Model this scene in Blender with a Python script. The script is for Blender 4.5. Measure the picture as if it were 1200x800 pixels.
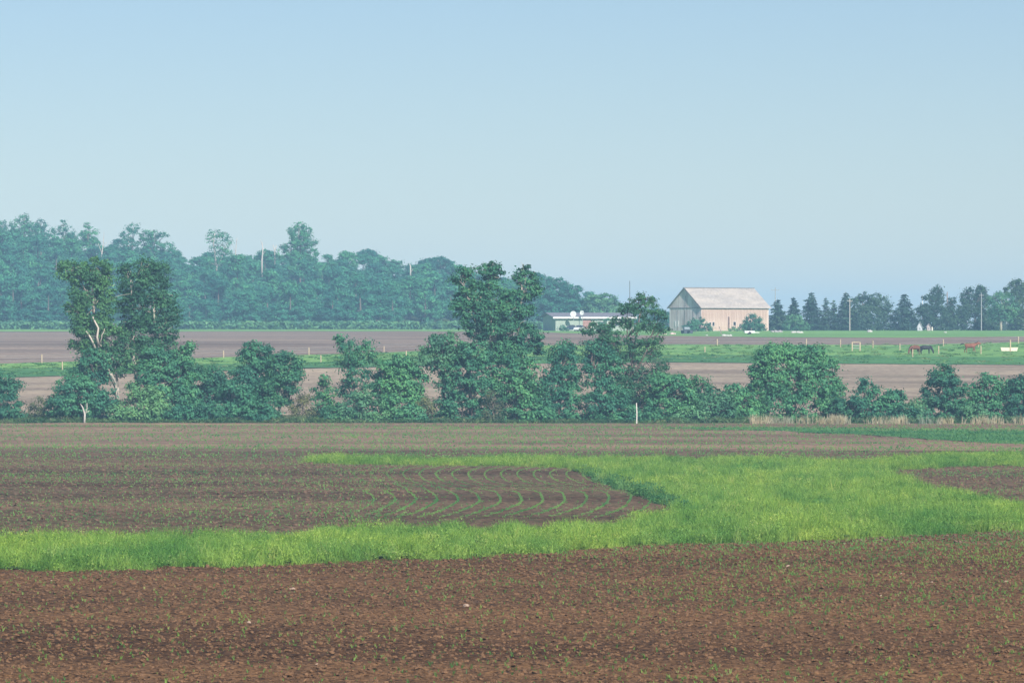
import bpy, bmesh, math, random
import numpy as np
from mathutils import Vector

for c in list(bpy.data.objects):
    bpy.data.objects.remove(c, do_unlink=True)
SC = bpy.context.scene
COL = SC.collection
random.seed(7)
RNG = np.random.default_rng(7)

# ---------------------------------------------------------------- camera
F = 5709.0            # focal length in photo pixels (1200 wide) -> 12 degree lens
HC = 9.7              # eye height in metres above the near field
cam_d = bpy.data.cameras.new('camera')
cam = bpy.data.objects.new('camera', cam_d)
COL.objects.link(cam)
cam.location = (0, 0, HC)
cam.rotation_euler = (math.radians(90), 0, 0)
cam_d.angle = 2 * math.atan(600.0 / F)
cam_d.sensor_fit = 'HORIZONTAL'
cam_d.clip_start = 0.5
cam_d.clip_end = 20000
SC.camera = cam

# ---------------------------------------------------------------- sky, sun, exposure
SUN_EL = math.radians(36)
SUN_AZ = math.radians(155)          # clockwise from +Y (north), so right of and behind the camera
w = bpy.data.worlds.new('World')
SC.world = w
w.use_nodes = True
nt = w.node_tree
for n in list(nt.nodes):
    nt.nodes.remove(n)
sky = nt.nodes.new('ShaderNodeTexSky')
sky.sky_type = 'NISHITA'
sky.sun_disc = False
sky.sun_elevation = SUN_EL
sky.sun_rotation = SUN_AZ
sky.air_density = 1.0
sky.dust_density = 0.0
sky.ozone_density = 6.0
bg = nt.nodes.new('ShaderNodeBackground')
bg.inputs['Strength'].default_value = 0.069
wo = nt.nodes.new('ShaderNodeOutputWorld')
tint = nt.nodes.new('ShaderNodeMix'); tint.data_type = 'RGBA'; tint.blend_type = 'MULTIPLY'
tint.inputs[0].default_value = 1.0
tint.inputs[7].default_value = (1.02, 0.97, 1.0, 1)
nt.links.new(sky.outputs[0], tint.inputs[6])
nt.links.new(tint.outputs[2], bg.inputs['Color'])
nt.links.new(bg.outputs[0], wo.inputs['Surface'])
sd = bpy.data.lights.new('sun', 'SUN')
sd.energy = 5.0
sd.angle = math.radians(0.6)
sd.color = (1.0, 0.95, 0.88)
sun = bpy.data.objects.new('sun', sd)
COL.objects.link(sun)
SUNV = Vector((math.sin(SUN_AZ) * math.cos(SUN_EL), math.cos(SUN_AZ) * math.cos(SUN_EL), math.sin(SUN_EL)))
sun.rotation_euler = SUNV.to_track_quat('Z', 'Y').to_euler()
sun.location = (200, -100, 150)
SC.view_settings.view_transform = 'Standard'
SC.view_settings.look = 'None'
SC.view_settings.exposure = 0.4
SC.view_settings.gamma = 1.0
SC.render.engine = 'CYCLES'
HAZE_DENSITY = 0.00022
HAZE_COLOR = (0.42, 0.74, 1.0)

# ---------------------------------------------------------------- terrain
KY = np.array([-400, 560, 640, 700, 760, 815, 900, 1000, 1130, 1270, 1400, 1520, 1700, 2200, 3500, 7000], float)
KZ = np.array([0, 0, 1.2, 2.9, 4.9, 6.9, 8.9, 10.1, 11.4, 12.4, 13.2, 13.4, 13.2, 12.6, 10, 8], float)
HPX = np.array([-900, -300, 0, 60, 120, 180, 240, 320, 400, 460, 520, 600, 680, 740, 800, 2500], float)
HTOP = np.array([60, 60, 52, 50, 48, 44, 42, 42, 41.5, 40, 37, 34, 28, 22, 15, 12], float)

def zprof(Y):
    return np.interp(Y, KY, KZ)

def terrain(X, Y):
    X = np.asarray(X, float); Y = np.asarray(Y, float)
    z = zprof(Y)
    px = 600 + F * X / np.maximum(Y, 200)
    top = np.interp(px, HPX, HTOP) - 15.0         # tree tops minus tree height
    t = np.clip((Y - 1440) / 300.0, 0, 1)
    t = t * t * (3 - 2 * t)
    return np.maximum(z, z + (top - z) * t)

_D = np.concatenate([np.arange(60, 1420, 1.0)])
_PY = 400 + F * (HC - zprof(_D)) / _D

def dist_of(py):                                 # photo row -> distance on the ground
    return float(np.interp(-py, -_PY, _D))

def G(px, py):                                   # photo pixel -> ground point
    d = dist_of(py)
    X = (px - 600) * d / F
    return (X, d, float(terrain(X, d)))

def P(px, py, d):                                # photo pixel at distance -> space
    return ((px - 600) * d / F, d, HC - (py - 400) * d / F)

def gz(x, y):
    return float(terrain(x, y))

# ---------------------------------------------------------------- value noise
def vnoise(X, Y, scale, seed):
    r = np.random.default_rng(seed)
    T = r.random((256, 256))
    u = X / scale; v = Y / scale
    iu = np.floor(u).astype(int); iv = np.floor(v).astype(int)
    fu = u - iu; fv = v - iv
    fu = fu * fu * (3 - 2 * fu); fv = fv * fv * (3 - 2 * fv)
    a = T[iu & 255, iv & 255]; b = T[(iu + 1) & 255, iv & 255]
    c = T[iu & 255, (iv + 1) & 255]; d = T[(iu + 1) & 255, (iv + 1) & 255]
    return (a * (1 - fu) + b * fu) * (1 - fv) + (c * (1 - fu) + d * fu) * fv

# ---------------------------------------------------------------- materials
def mat(name):
    m = bpy.data.materials.new(name)
    m.use_nodes = True
    n = m.node_tree
    b = n.nodes['Principled BSDF']
    b.inputs['Roughness'].default_value = 0.85
    b.inputs['Specular IOR Level'].default_value = 0.2
    return m, n, b

def noise(n, scale, vec=None, detail=4, rough=0.6, mapscale=None):
    t = n.nodes.new('ShaderNodeTexNoise')
    t.inputs['Scale'].default_value = scale
    t.inputs['Detail'].default_value = detail
    t.inputs['Roughness'].default_value = rough
    src = vec
    if mapscale is not None:
        mp = n.nodes.new('ShaderNodeMapping')
        mp.inputs['Scale'].default_value = mapscale
        n.links.new(src, mp.inputs['Vector'])
        src = mp.outputs[0]
    if src is not None:
        n.links.new(src, t.inputs['Vector'])
    return t.outputs['Fac']

def ramp(n, fac, stops):
    r = n.nodes.new('ShaderNodeValToRGB')
    e = r.color_ramp.elements
    while len(e) < len(stops):
        e.new(0.5)
    for i, (p, c) in enumerate(stops):
        e[i].position = p
        e[i].color = (*c, 1) if len(c) == 3 else c
    n.links.new(fac, r.inputs['Fac'])
    return r.outputs['Color']

def mix(n, fac, a, b, mode='MIX'):
    m = n.nodes.new('ShaderNodeMix')
    m.data_type = 'RGBA'
    m.blend_type = mode
    for k, v in ((0, fac), (6, a), (7, b)):
        if hasattr(v, 'links'):
            n.links.new(v, m.inputs[k])
        elif k == 0:
            m.inputs[0].default_value = v
        else:
            m.inputs[k].default_value = (*v, 1)
    return m.outputs[2]

def worldpos(n):
    return n.nodes.new('ShaderNodeNewGeometry').outputs['Position']

def objpos(n):
    return n.nodes.new('ShaderNodeTexCoord').outputs['Object']

def bump(n, b, h, strength, dist=0.1):
    bp = n.nodes.new('ShaderNodeBump')
    bp.inputs['Strength'].default_value = strength
    bp.inputs['Distance'].default_value = dist
    n.links.new(h, bp.inputs['Height'])
    n.links.new(bp.outputs[0], b.inputs['Normal'])

def soil_material(name, dry, mid, wet, green, green_amt, fine=6.0, gfine=None):
    m, n, b = mat(name)
    p = worldpos(n)
    fine_n = noise(n, fine, p, 5, 0.7)
    base = ramp(n, fine_n, [(0.36, wet), (0.49, mid), (0.64, dry)])
    # damp and dry bands along the rows, tens of metres long
    band = noise(n, 1.0, p, 3, 0.55, (0.012, 0.055, 0.05))
    dk = ramp(n, band, [(0.36, (0.62, 0.58, 0.58)), (0.5, (0.92, 0.9, 0.9)), (0.66, (1.18, 1.15, 1.1))])
    base = mix(n, 1.0, base, dk, 'MULTIPLY')
    if green_amt > 0:
        g1 = noise(n, gfine or 3.0, p, 3, 0.7)
        g2 = noise(n, 1.0, p, 2, 0.5, (0.02, 0.11, 0.05))
        gm = n.nodes.new('ShaderNodeMath'); gm.operation = 'MULTIPLY'
        gr1 = ramp(n, g1, [(0.45, (0, 0, 0)), (0.62, (1, 1, 1))])
        gr2 = ramp(n, g2, [(0.38, (0.15, 0.15, 0.15)), (0.62, (1, 1, 1))])
        n.links.new(gr1, gm.inputs[0]); n.links.new(gr2, gm.inputs[1])
        sc_ = n.nodes.new('ShaderNodeMath'); sc_.operation = 'MULTIPLY'
        n.links.new(gm.outputs[0], sc_.inputs[0]); sc_.inputs[1].default_value = green_amt
        base = mix(n, sc_.outputs[0], base, green)
    n.links.new(base, b.inputs['Base Color'])
    bump(n, b, fine_n, 0.8, 0.12)
    b.inputs['Roughness'].default_value = 0.95
    b.inputs['Specular IOR Level'].default_value = 0.1
    return m

def grass_ground(name, a, c, d):
    m, n, b = mat(name)
    p = worldpos(n)
    f = noise(n, 1.3, p, 5, 0.7)
    g = noise(n, 1.0, p, 3, 0.5, (0.02, 0.08, 0.05))
    col = ramp(n, f, [(0.3, a), (0.5, c), (0.7, d)])
    v = ramp(n, g, [(0.35, (0.7, 0.78, 0.8)), (0.65, (1.25, 1.15, 0.95))])
    col = mix(n, 1.0, col, v, 'MULTIPLY')
    n.links.new(col, b.inputs['Base Color'])
    bump(n, b, f, 0.9, 0.3)
    b.inputs['Roughness'].default_value = 0.9
    return m

def leaf_material(name, dark, mid, light, trans=0.2, gloss=0.12, spread=0.45):
    """leaves: one colour per leaf and per tree, a little light through them"""
    m, n, b = mat(name)
    gi = n.nodes.new('ShaderNodeNewGeometry')
    col = ramp(n, gi.outputs['Random Per Island'], [(0.0, dark), (0.5, mid), (1.0, light)])
    cl = noise(n, 0.35, gi.outputs['Position'], 2, 0.5)
    v = ramp(n, cl, [(0.35, (0.65, 0.75, 0.85)), (0.65, (1.3, 1.2, 1.0))])
    col = mix(n, 1.0, col, v, 'MULTIPLY')
    oi = n.nodes.new('ShaderNodeObjectInfo')
    ov = ramp(n, oi.outputs['Random'], [(0.0, (1 - .38 * spread * 1.6, 1 - .26 * spread * 1.6, 1 - .15 * spread * 1.6)), (0.5, (1, 1, 1)), (1.0, (1 + .4 * spread * 1.6, 1 + .22 * spread * 1.6, .95))])
    col = mix(n, 1.0, col, ov, 'MULTIPLY')
    n.links.new(col, b.inputs['Base Color'])
    b.inputs['Roughness'].default_value = 0.6
    b.inputs['Specular IOR Level'].default_value = gloss
    tr = n.nodes.new('ShaderNodeBsdfTranslucent')
    tc = mix(n, 1.0, col, (1.1, 1.2, 0.5), 'MULTIPLY')
    n.links.new(tc, tr.inputs['Color'])
    ms = n.nodes.new('ShaderNodeMixShader')
    ms.inputs[0].default_value = trans
    out = n.nodes['Material Output']
    n.links.new(b.outputs[0], ms.inputs[1]); n.links.new(tr.outputs[0], ms.inputs[2])
    n.links.new(ms.outputs[0], out.inputs['Surface'])
    return m

def blade_material(name, c0, c1, c2, dry, trans=0.35, bright=1.0):
    """grass blades: per-tuft colour plus drifts of lusher and yellower growth"""
    m, n, b = mat(name)
    oi = n.nodes.new('ShaderNodeObjectInfo')
    p = worldpos(n)
    col = ramp(n, oi.outputs['Random'], [(0.0, c0), (0.45, c1), (0.9, c2), (1.0, dry)])
    d1 = noise(n, 1.0, p, 4, 0.65, (0.16, 0.06, 0.1))
    v = ramp(n, d1, [(0.36, (0.45, 0.68, 0.75)), (0.5, (0.9, 0.95, 1)), (0.66, (1.18, 1.1, 1.0))])
    col = mix(n, 1.0, col, v, 'MULTIPLY')
    n.links.new(col, b.inputs['Base Color'])
    b.inputs['Roughness'].default_value = 0.55
    tr = n.nodes.new('ShaderNodeBsdfTranslucent')
    n.links.new(col, tr.inputs['Color'])
    ms = n.nodes.new('ShaderNodeMixShader')
    ms.inputs[0].default_value = trans
    out = n.nodes['Material Output']
    n.links.new(b.outputs[0], ms.inputs[1]); n.links.new(tr.outputs[0], ms.inputs[2])
    n.links.new(ms.outputs[0], out.inputs['Surface'])
    return m

def plain(name, c, rough=0.8, var=0.25, scale=3.0, metal=0.0, stretch=(1, 1, 1)):
    m, n, b = mat(name)
    f = noise(n, scale, objpos(n), 4, 0.6, stretch)
    lo = tuple(x * (1 - var) for x in c); hi = tuple(min(1, x * (1 + var)) for x in c)
    n.links.new(ramp(n, f, [(0.3, lo), (0.7, hi)]), b.inputs['Base Color'])
    b.inputs['Roughness'].default_value = rough
    b.inputs['Metallic'].default_value = metal
    return m

M = {}
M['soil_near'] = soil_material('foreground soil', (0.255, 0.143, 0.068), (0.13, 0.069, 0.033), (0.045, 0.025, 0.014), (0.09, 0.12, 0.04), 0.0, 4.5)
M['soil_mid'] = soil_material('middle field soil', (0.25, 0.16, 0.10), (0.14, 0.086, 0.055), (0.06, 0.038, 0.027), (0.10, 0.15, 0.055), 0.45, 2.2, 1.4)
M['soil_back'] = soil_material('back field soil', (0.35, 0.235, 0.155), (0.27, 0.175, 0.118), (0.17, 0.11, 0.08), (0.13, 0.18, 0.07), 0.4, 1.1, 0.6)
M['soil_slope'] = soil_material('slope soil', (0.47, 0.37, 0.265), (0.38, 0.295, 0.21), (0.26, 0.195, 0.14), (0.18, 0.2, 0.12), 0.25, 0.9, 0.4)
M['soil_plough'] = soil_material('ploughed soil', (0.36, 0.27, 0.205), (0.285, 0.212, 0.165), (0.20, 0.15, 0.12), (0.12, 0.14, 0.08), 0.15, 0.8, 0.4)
M['pasture'] = grass_ground('pasture grass', (0.12, 0.29, 0.085), (0.18, 0.37, 0.105), (0.25, 0.42, 0.13))
M['crop_green'] = grass_ground('green crop', (0.04, 0.16, 0.055), (0.07, 0.21, 0.07), (0.11, 0.26, 0.085))
M['crop_light'] = grass_ground('light green crop', (0.10, 0.19, 0.04), (0.15, 0.26, 0.055), (0.20, 0.31, 0.07))
M['turf'] = grass_ground('turf under tall grass', (0.03, 0.06, 0.02), (0.055, 0.10, 0.03), (0.09, 0.14, 0.04))
M['scrub_ground'] = grass_ground('scrub ground', (0.05, 0.075, 0.03), (0.09, 0.11, 0.045), (0.17, 0.15, 0.08))
M['land'] = grass_ground('land', (0.05, 0.08, 0.03), (0.07, 0.11, 0.04), (0.10, 0.14, 0.05))
M['leaf'] = leaf_material('hedgerow leaves', (0.028, 0.133, 0.078), (0.066, 0.238, 0.123), (0.115, 0.308, 0.158))
M['leaf_dark'] = leaf_material('dark leaves', (0.021, 0.101, 0.066), (0.047, 0.183, 0.100), (0.089, 0.239, 0.128))
M['leaf_light'] = leaf_material('light leaves', (0.061, 0.188, 0.094), (0.106, 0.273, 0.134), (0.153, 0.326, 0.171))
M['leaf_poplar'] = leaf_material('cottonwood leaves', (0.028, 0.100, 0.046), (0.056, 0.175, 0.075), (0.10, 0.25, 0.11), 0.2, 0.2)
M['leaf_pale'] = leaf_material('pale shrub leaves', (0.09, 0.11, 0.055), (0.14, 0.16, 0.08), (0.20, 0.21, 0.11))
M['leaf_wood'] = leaf_material('woodland leaves', (0.018, 0.126, 0.082), (0.043, 0.224, 0.129), (0.083, 0.298, 0.166), spread=0.75)
M['needle'] = leaf_material('spruce needles', (0.025, 0.065, 0.045), (0.045, 0.10, 0.07), (0.07, 0.14, 0.095), 0.1)
M['needle_pine'] = leaf_material('pine needles', (0.02, 0.055, 0.035), (0.038, 0.088, 0.052), (0.06, 0.125, 0.07), 0.1)
M['bark_pale'] = plain('pale bark', (0.46, 0.40, 0.33), 0.9, 0.35, 1.5, 0, (1, 1, 0.3))
M['bark'] = plain('grey brown bark', (0.17, 0.135, 0.11), 0.9, 0.35, 1.5, 0, (1, 1, 0.3))
M['deadwood'] = plain('bleached dead wood', (0.52, 0.47, 0.41), 0.9, 0.25, 1.5, 0, (1, 1, 0.3))
M['tall_grass'] = blade_material('tall grass', (0.14, 0.28, 0.045), (0.25, 0.42, 0.065), (0.38, 0.54, 0.10), (0.46, 0.52, 0.14))
M['bank_grass'] = blade_material('shaded bank grass', (0.06, 0.18, 0.06), (0.10, 0.25, 0.08), (0.16, 0.32, 0.10), (0.2, 0.32, 0.12))  # darker green carries the shade on the bank's face
M['pasture_tuft'] = blade_material('pasture tuft', (0.08, 0.22, 0.06), (0.15, 0.31, 0.08), (0.24, 0.36, 0.11), (0.34, 0.32, 0.16))
M['low_grass'] = blade_material('low verge grass', (0.08, 0.18, 0.06), (0.13, 0.23, 0.08), (0.19, 0.27, 0.11), (0.34, 0.30, 0.18))
M['dry_grass'] = blade_material('dry grass', (0.42, 0.36, 0.20), (0.56, 0.48, 0.30), (0.64, 0.56, 0.38), (0.24, 0.30, 0.12))
M['seedling'] = blade_material('seedling', (0.12, 0.25, 0.05), (0.19, 0.34, 0.07), (0.28, 0.42, 0.10), (0.36, 0.36, 0.15))
M['seedling_far'] = blade_material('middle field seedling', (0.14, 0.32, 0.08), (0.20, 0.40, 0.10), (0.26, 0.45, 0.13), (0.32, 0.38, 0.17))
M['clod'] = plain('soil clod', (0.165, 0.09, 0.046), 0.95, 0.5, 2.0)
M['clod_mid'] = plain('middle field clod', (0.16, 0.10, 0.065), 0.95, 0.45, 2.0)
M['stone'] = plain('pale stone', (0.42, 0.30, 0.22), 0.9, 0.2, 2.0)

# ---------------------------------------------------------------- object helpers
def tag(o, label=None, cat=None, group=None, kind=None):
    if label: o['label'] = label
    if cat: o['category'] = cat
    if group: o['group'] = group
    if kind: o['kind'] = kind
    return o

def link(name, me, material=None, parent=None, loc=(0, 0, 0)):
    o = bpy.data.objects.new(name, me)
    COL.objects.link(o)
    o.location = loc
    if material is not None:
        me.materials.append(material)
    if parent is not None:
        o.parent = parent
    return o

def empty(name, loc, rz=0.0):
    o = bpy.data.objects.new(name, None)
    COL.objects.link(o)
    o.location = loc
    o.rotation_euler = (0, 0, rz)
    o.empty_display_size = 0.5
    return o

def copy_tree(src, loc=None, rz=None, label=None, sc=None):
    c = src.copy()
    COL.objects.link(c)
    for ch in list(src.children):
        d = ch.copy()
        COL.objects.link(d)
        d.parent = c
        for g in list(ch.children):
            e = g.copy(); COL.objects.link(e); e.parent = d
    if loc is not None: c.location = loc
    if rz is not None: c.rotation_euler = (0, 0, rz)
    if sc is not None: c.scale = sc
    if label: c['label'] = label
    return c

def quads_mesh(name, V):
    """V: (n,4,3) array of quads -> mesh"""
    n = len(V)
    me = bpy.data.meshes.new(name)
    me.vertices.add(n * 4)
    me.vertices.foreach_set('co', V.reshape(-1).astype(np.float32))
    me.loops.add(n * 4)
    me.loops.foreach_set('vertex_index', np.arange(n * 4, dtype=np.int32))
    me.polygons.add(n)
    me.polygons.foreach_set('loop_start', np.arange(0, n * 4, 4, dtype=np.int32))
    me.update(calc_edges=True)
    return me

def pyd(name, vs, fs):
    me = bpy.data.meshes.new(name)
    me.from_pydata([tuple(v) for v in vs], [], fs)
    me.update()
    return me

class MB:
    """collects boxes, tubes and prisms into one mesh"""
    def __init__(s):
        s.v = []; s.f = []
    def add(s, vs, fs):
        k = len(s.v)
        s.v += [tuple(map(float, v)) for v in vs]
        s.f += [tuple(i + k for i in f) for f in fs]
        return s
    def box(s, c, d, bev=0.0, rz=0.0, ry=0.0):
        hx, hy, hz = d[0] / 2, d[1] / 2, d[2] / 2
        cs = [(-1, -1, -1), (1, -1, -1), (1, 1, -1), (-1, 1, -1), (-1, -1, 1), (1, -1, 1), (1, 1, 1), (-1, 1, 1)]
        vs = []
        for a, b_, e in cs:
            x, y, z = a * hx, b_ * hy, e * hz
            if ry:
                x, z = x * math.cos(ry) + z * math.sin(ry), -x * math.sin(ry) + z * math.cos(ry)
            if rz:
                x, y = x * math.cos(rz) - y * math.sin(rz), x * math.sin(rz) + y * math.cos(rz)
            vs.append((c[0] + x, c[1] + y, c[2] + z))
        return s.add(vs, [(0, 3, 2, 1), (4, 5, 6, 7), (0, 1, 5, 4), (1, 2, 6, 5), (2, 3, 7, 6), (3, 0, 4, 7)])
    def tube(s, pts, rad, n=6):
        pts = [Vector(p) for p in pts]
        k = len(s.v)
        for i, p in enumerate(pts):
            t = (pts[min(i + 1, len(pts) - 1)] - pts[max(i - 1, 0)])
            if t.length < 1e-6: t = Vector((0, 0, 1))
            t.normalize()
            a = t.cross(Vector((0, 1, 0.13)))
            if a.length < 1e-3: a = t.cross(Vector((1, 0, 0)))
            a.normalize(); b_ = t.cross(a)
            r = rad[i] if hasattr(rad, '__len__') else rad
            for j in range(n):
                th = 2 * math.pi * j / n
                s.v.append(tuple(p + a * (r * math.cos(th)) + b_ * (r * math.sin(th))))
        for i in range(len(pts) - 1):
            for j in range(n):
                a0 = k + i * n + j; a1 = k + i * n + (j + 1) % n
                s.f.append((a0, a1, a1 + n, a0 + n))
        s.f.append(tuple(k + j for j in range(n))[::-1])
        e = k + (len(pts) - 1) * n
        s.f.append(tuple(e + j for j in range(n)))
        return s
    def prism(s, prof, y0, y1):
        """profile in x,z extruded along y"""
        n = len(prof)
        vs = [(x, y0, z) for x, z in prof] + [(x, y1, z) for x, z in prof]
        fs = [tuple(range(n))[::-1], tuple(range(n, 2 * n))]
        fs += [(i, (i + 1) % n, n + (i + 1) % n, n + i) for i in range(n)]
        return s.add(vs, [f[::-1] for f in fs])
    def build(s, name, material=None, parent=None, smooth=False, loc=(0, 0, 0)):
        me = pyd(name, s.v, s.f)
        if smooth:
            me.polygons.foreach_set('use_smooth', [True] * len(me.polygons))
        return link(name, me, material, parent, loc)

# ---------------------------------------------------------------- foliage
def foliage(lobes, leaf, rng, cover=2.2, cl=0.75, flat=0.6, up=0.5, fill=0.25, droop=0.0):
    """leaves in clumps through ellipsoid lobes; lobes rows are x,y,z,rx,ry,rz"""
    L = np.asarray(lobes, float)
    C = []; O = []
    for (x, y, z, rx, ry, rz) in L:
        r = (rx * ry * rz) ** (1 / 3)
        nc = max(6, int(4 * math.pi * r * r / (cl * cl * 1.5)))
        d = rng.normal(size=(nc, 3)); d /= np.linalg.norm(d, axis=1)[:, None]
        rr = np.where(rng.random(nc) < fill, rng.uniform(0.2, 0.8, nc), rng.uniform(0.78, 1.13, nc))
        C.append(np.array([x, y, z]) + d * rr[:, None] * np.array([rx, ry, rz]))
        O.append(d)
    C = np.concatenate(C); O = np.concatenate(O)
    # drop clumps buried deep in another lobe
    depth = np.full(len(C), 9.0)
    for (x, y, z, rx, ry, rz) in L:
        q = np.linalg.norm((C - [x, y, z]) / [rx, ry, rz], axis=1)
        depth = np.minimum(depth, q)
    keep = (depth > 0.62) | (rng.random(len(C)) < 0.3)
    C = C[keep]; O = O[keep]
    per = max(3, int(cover * math.pi * cl * cl / (leaf * leaf * 0.7)))
    n = len(C) * per
    size_c = rng.uniform(0.5, 1.35, len(C))
    c = np.repeat(C, per, 0); o = np.repeat(O, per, 0); sz = np.repeat(size_c, per)
    off = rng.normal(size=(n, 3)) * (cl * 0.44) * sz[:, None]
    off[:, 2] *= flat
    off[:, 2] -= droop * (off[:, 0] ** 2 + off[:, 1] ** 2)
    p = c + off
    od = off / (np.linalg.norm(off, axis=1)[:, None] + 1e-6)
    nrm = o * 0.45 + od * 0.75 + rng.normal(size=(n, 3)) * 0.4 + np.array([0, 0, up * 0.7])
    nrm /= np.linalg.norm(nrm, axis=1)[:, None]
    a = np.cross(nrm, rng.normal(size=(n, 3))); a /= np.linalg.norm(a, axis=1)[:, None]
    b = np.cross(nrm, a)
    s = leaf * rng.uniform(0.55, 1.25, n)[:, None]
    V = np.stack([p - a * s * 0.62, p + b * s * 0.36 + a * s * 0.08, p + a * s * 0.62, p - b * s * 0.36 - a * s * 0.06], 1)
    return V

def limb(mb, a, b, r0, r1, rng, wob=0.08, n=4, seg=5):
    a = np.array(a, float); b = np.array(b, float)
    L = np.linalg.norm(b - a)
    pts = []
    for i in range(n + 1):
        t = i / n
        p = a + (b - a) * t
        if 0 < i < n:
            p = p + rng.normal(size=3) * wob * L
        p[2] += 0.10 * L * math.sin(t * math.pi) * (1 if b[2] > a[2] else 0)
        pts.append(p)
    mb.tube(pts, [r0 + (r1 - r0) * i / n for i in range(n + 1)], seg)
    return pts

LEAF_K = 0.82
def make_tree(name, label, cat, d, base, lobes, leafm='leaf', barkm='bark', trunk=None, tr=0.22, leaf=0.34,
              cover=2.5, cl=0.8, depth=0.85, group=None, extra_limbs=(), fill=0.12, flat=0.6, limbs=True, trunk_name='trunk', crown_name='crown', seed=None, ground=None, front=-0.5):
    """hedgerow tree from its lobes: photo positions turned into metres at distance d"""
    rng = np.random.default_rng(seed if seed is not None else abs(int(base[0] * 7 + d * 3)))
    s = d / F
    bx = (base[0] - 600) * s
    bz = gz(bx, d) if ground is None else ground
    root = empty(name, (bx, d, bz))
    tag(root, label, cat, group)
    LL = []
    for l in lobes:
        px, py, r = l[:3]
        rv = l[3] if len(l) > 3 else r
        x, _, z = P(px, py, d)
        r = r * 1.13; rv = rv * 1.1
        rr = r * s
        LL.append((x - bx, rng.uniform(-0.25, 0.25) * rr, max(z - bz, rv * s * 0.6), rr, rr * depth, rv * s))
    if crown_name:
        V = foliage(LL, leaf * LEAF_K, rng, cover, cl, flat, fill=fill)
        V = V[(V[:, :, 2].min(1) > 0.02)]
        link(crown_name, quads_mesh(crown_name, V), M[leafm], root)
    mb = MB()
    if trunk is None:
        top = max(LL, key=lambda q: q[2])
        trunk = None
        tp = [(0, 0, -0.15), (top[0] * 0.15, 0, top[2] * 0.3), (top[0] * 0.5, top[1] * 0.4, top[2] * 0.65), (top[0], top[1], top[2])]
        mb.tube(tp, [tr * 1.25, tr, tr * 0.7, tr * 0.25], 8)
        T = [np.array(t) for t in tp]
    else:
        T = []
        paths = trunk if isinstance(trunk[0], list) else [trunk]
        for path in paths:
            tp = []
            for (px, py, r) in path:
                x, _, z = P(px, py, d)
                tp.append((x - bx, rng.uniform(-0.25, 0.1), max(z - bz, -0.15)))
            mb.tube(tp, [q[2] for q in path], 8)
            T += [np.array(t) for t in tp]
    if limbs:
        for q in LL:
            c = np.array(q[:3])
            cand = [t for t in T if t[2] < c[2] - 0.2] or [T[0]]
            t = min(cand, key=lambda t: np.linalg.norm(t - c) + 0.5 * abs(t[2] - c[2]))
            L = np.linalg.norm(c - t)
            r0 = min(tr * 0.5, 0.04 + 0.022 * L)
            pts = limb(mb, t, c, r0, r0 * 0.35, rng)
            for k in range(4):
                e = c + rng.normal(size=3) * np.array(q[3:]) * 0.6
                limb(mb, pts[rng.integers(1, 4)], e, r0 * 0.4, 0.015, rng, n=3, seg=4)
    for (a, b, r) in extra_limbs:
        A = P(a[0], a[1], d); B = P(b[0], b[1], d)
        limb(mb, (A[0] - bx, front, A[2] - bz), (B[0] - bx, front - .1, B[2] - bz), r, r * 0.5, rng, 0.03)
    mb.build(trunk_name, M[barkm], root, smooth=True)
    return root

# ---------------------------------------------------------------- ground sheets
def grid_mesh(name, xs, ys, zoff=0.0, relief=None, skirt=False):
    X, Y = np.meshgrid(xs, ys)
    Z = terrain(X, Y) + zoff
    if relief is not None:
        Z = Z + relief(X, Y)
    V = np.stack([X, Y, Z], 2).reshape(-1, 3)
    ny, nx = X.shape
    i = np.arange(nx - 1); j = np.arange(ny - 1)
    I, J = np.meshgrid(i, j)
    a = (J * nx + I).reshape(-1)
    Fq = np.stack([a, a + 1, a + nx + 1, a + nx], 1)
    me = bpy.data.meshes.new(name)
    me.vertices.add(len(V)); me.vertices.foreach_set('co', V.reshape(-1).astype(np.float32))
    me.loops.add(Fq.size); me.loops.foreach_set('vertex_index', Fq.reshape(-1).astype(np.int32))
    me.polygons.add(len(Fq)); me.polygons.foreach_set('loop_start', np.arange(0, Fq.size, 4, dtype=np.int32))
    me.update(calc_edges=True)
    me.polygons.foreach_set('use_smooth', np.ones(len(Fq), bool))
    return me

def structure(name, me, material, label):
    return tag(link(name, me, material), label, None, None, 'structure')

xs = np.unique(np.concatenate([np.arange(-3200, -500, 150), np.arange(-500, 500, 12), np.arange(500, 3201, 150)]))
ys = np.unique(np.concatenate([np.arange(-300, 560, 40), KY[1:-1], np.arange(560, 1900, 10), np.arange(1900, 7000, 250)]))
ys = ys[ys < 6600]
structure('ground', grid_mesh('ground', xs, ys, -0.06), M['land'], 'rolling farmland reaching back to the horizon')

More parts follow.
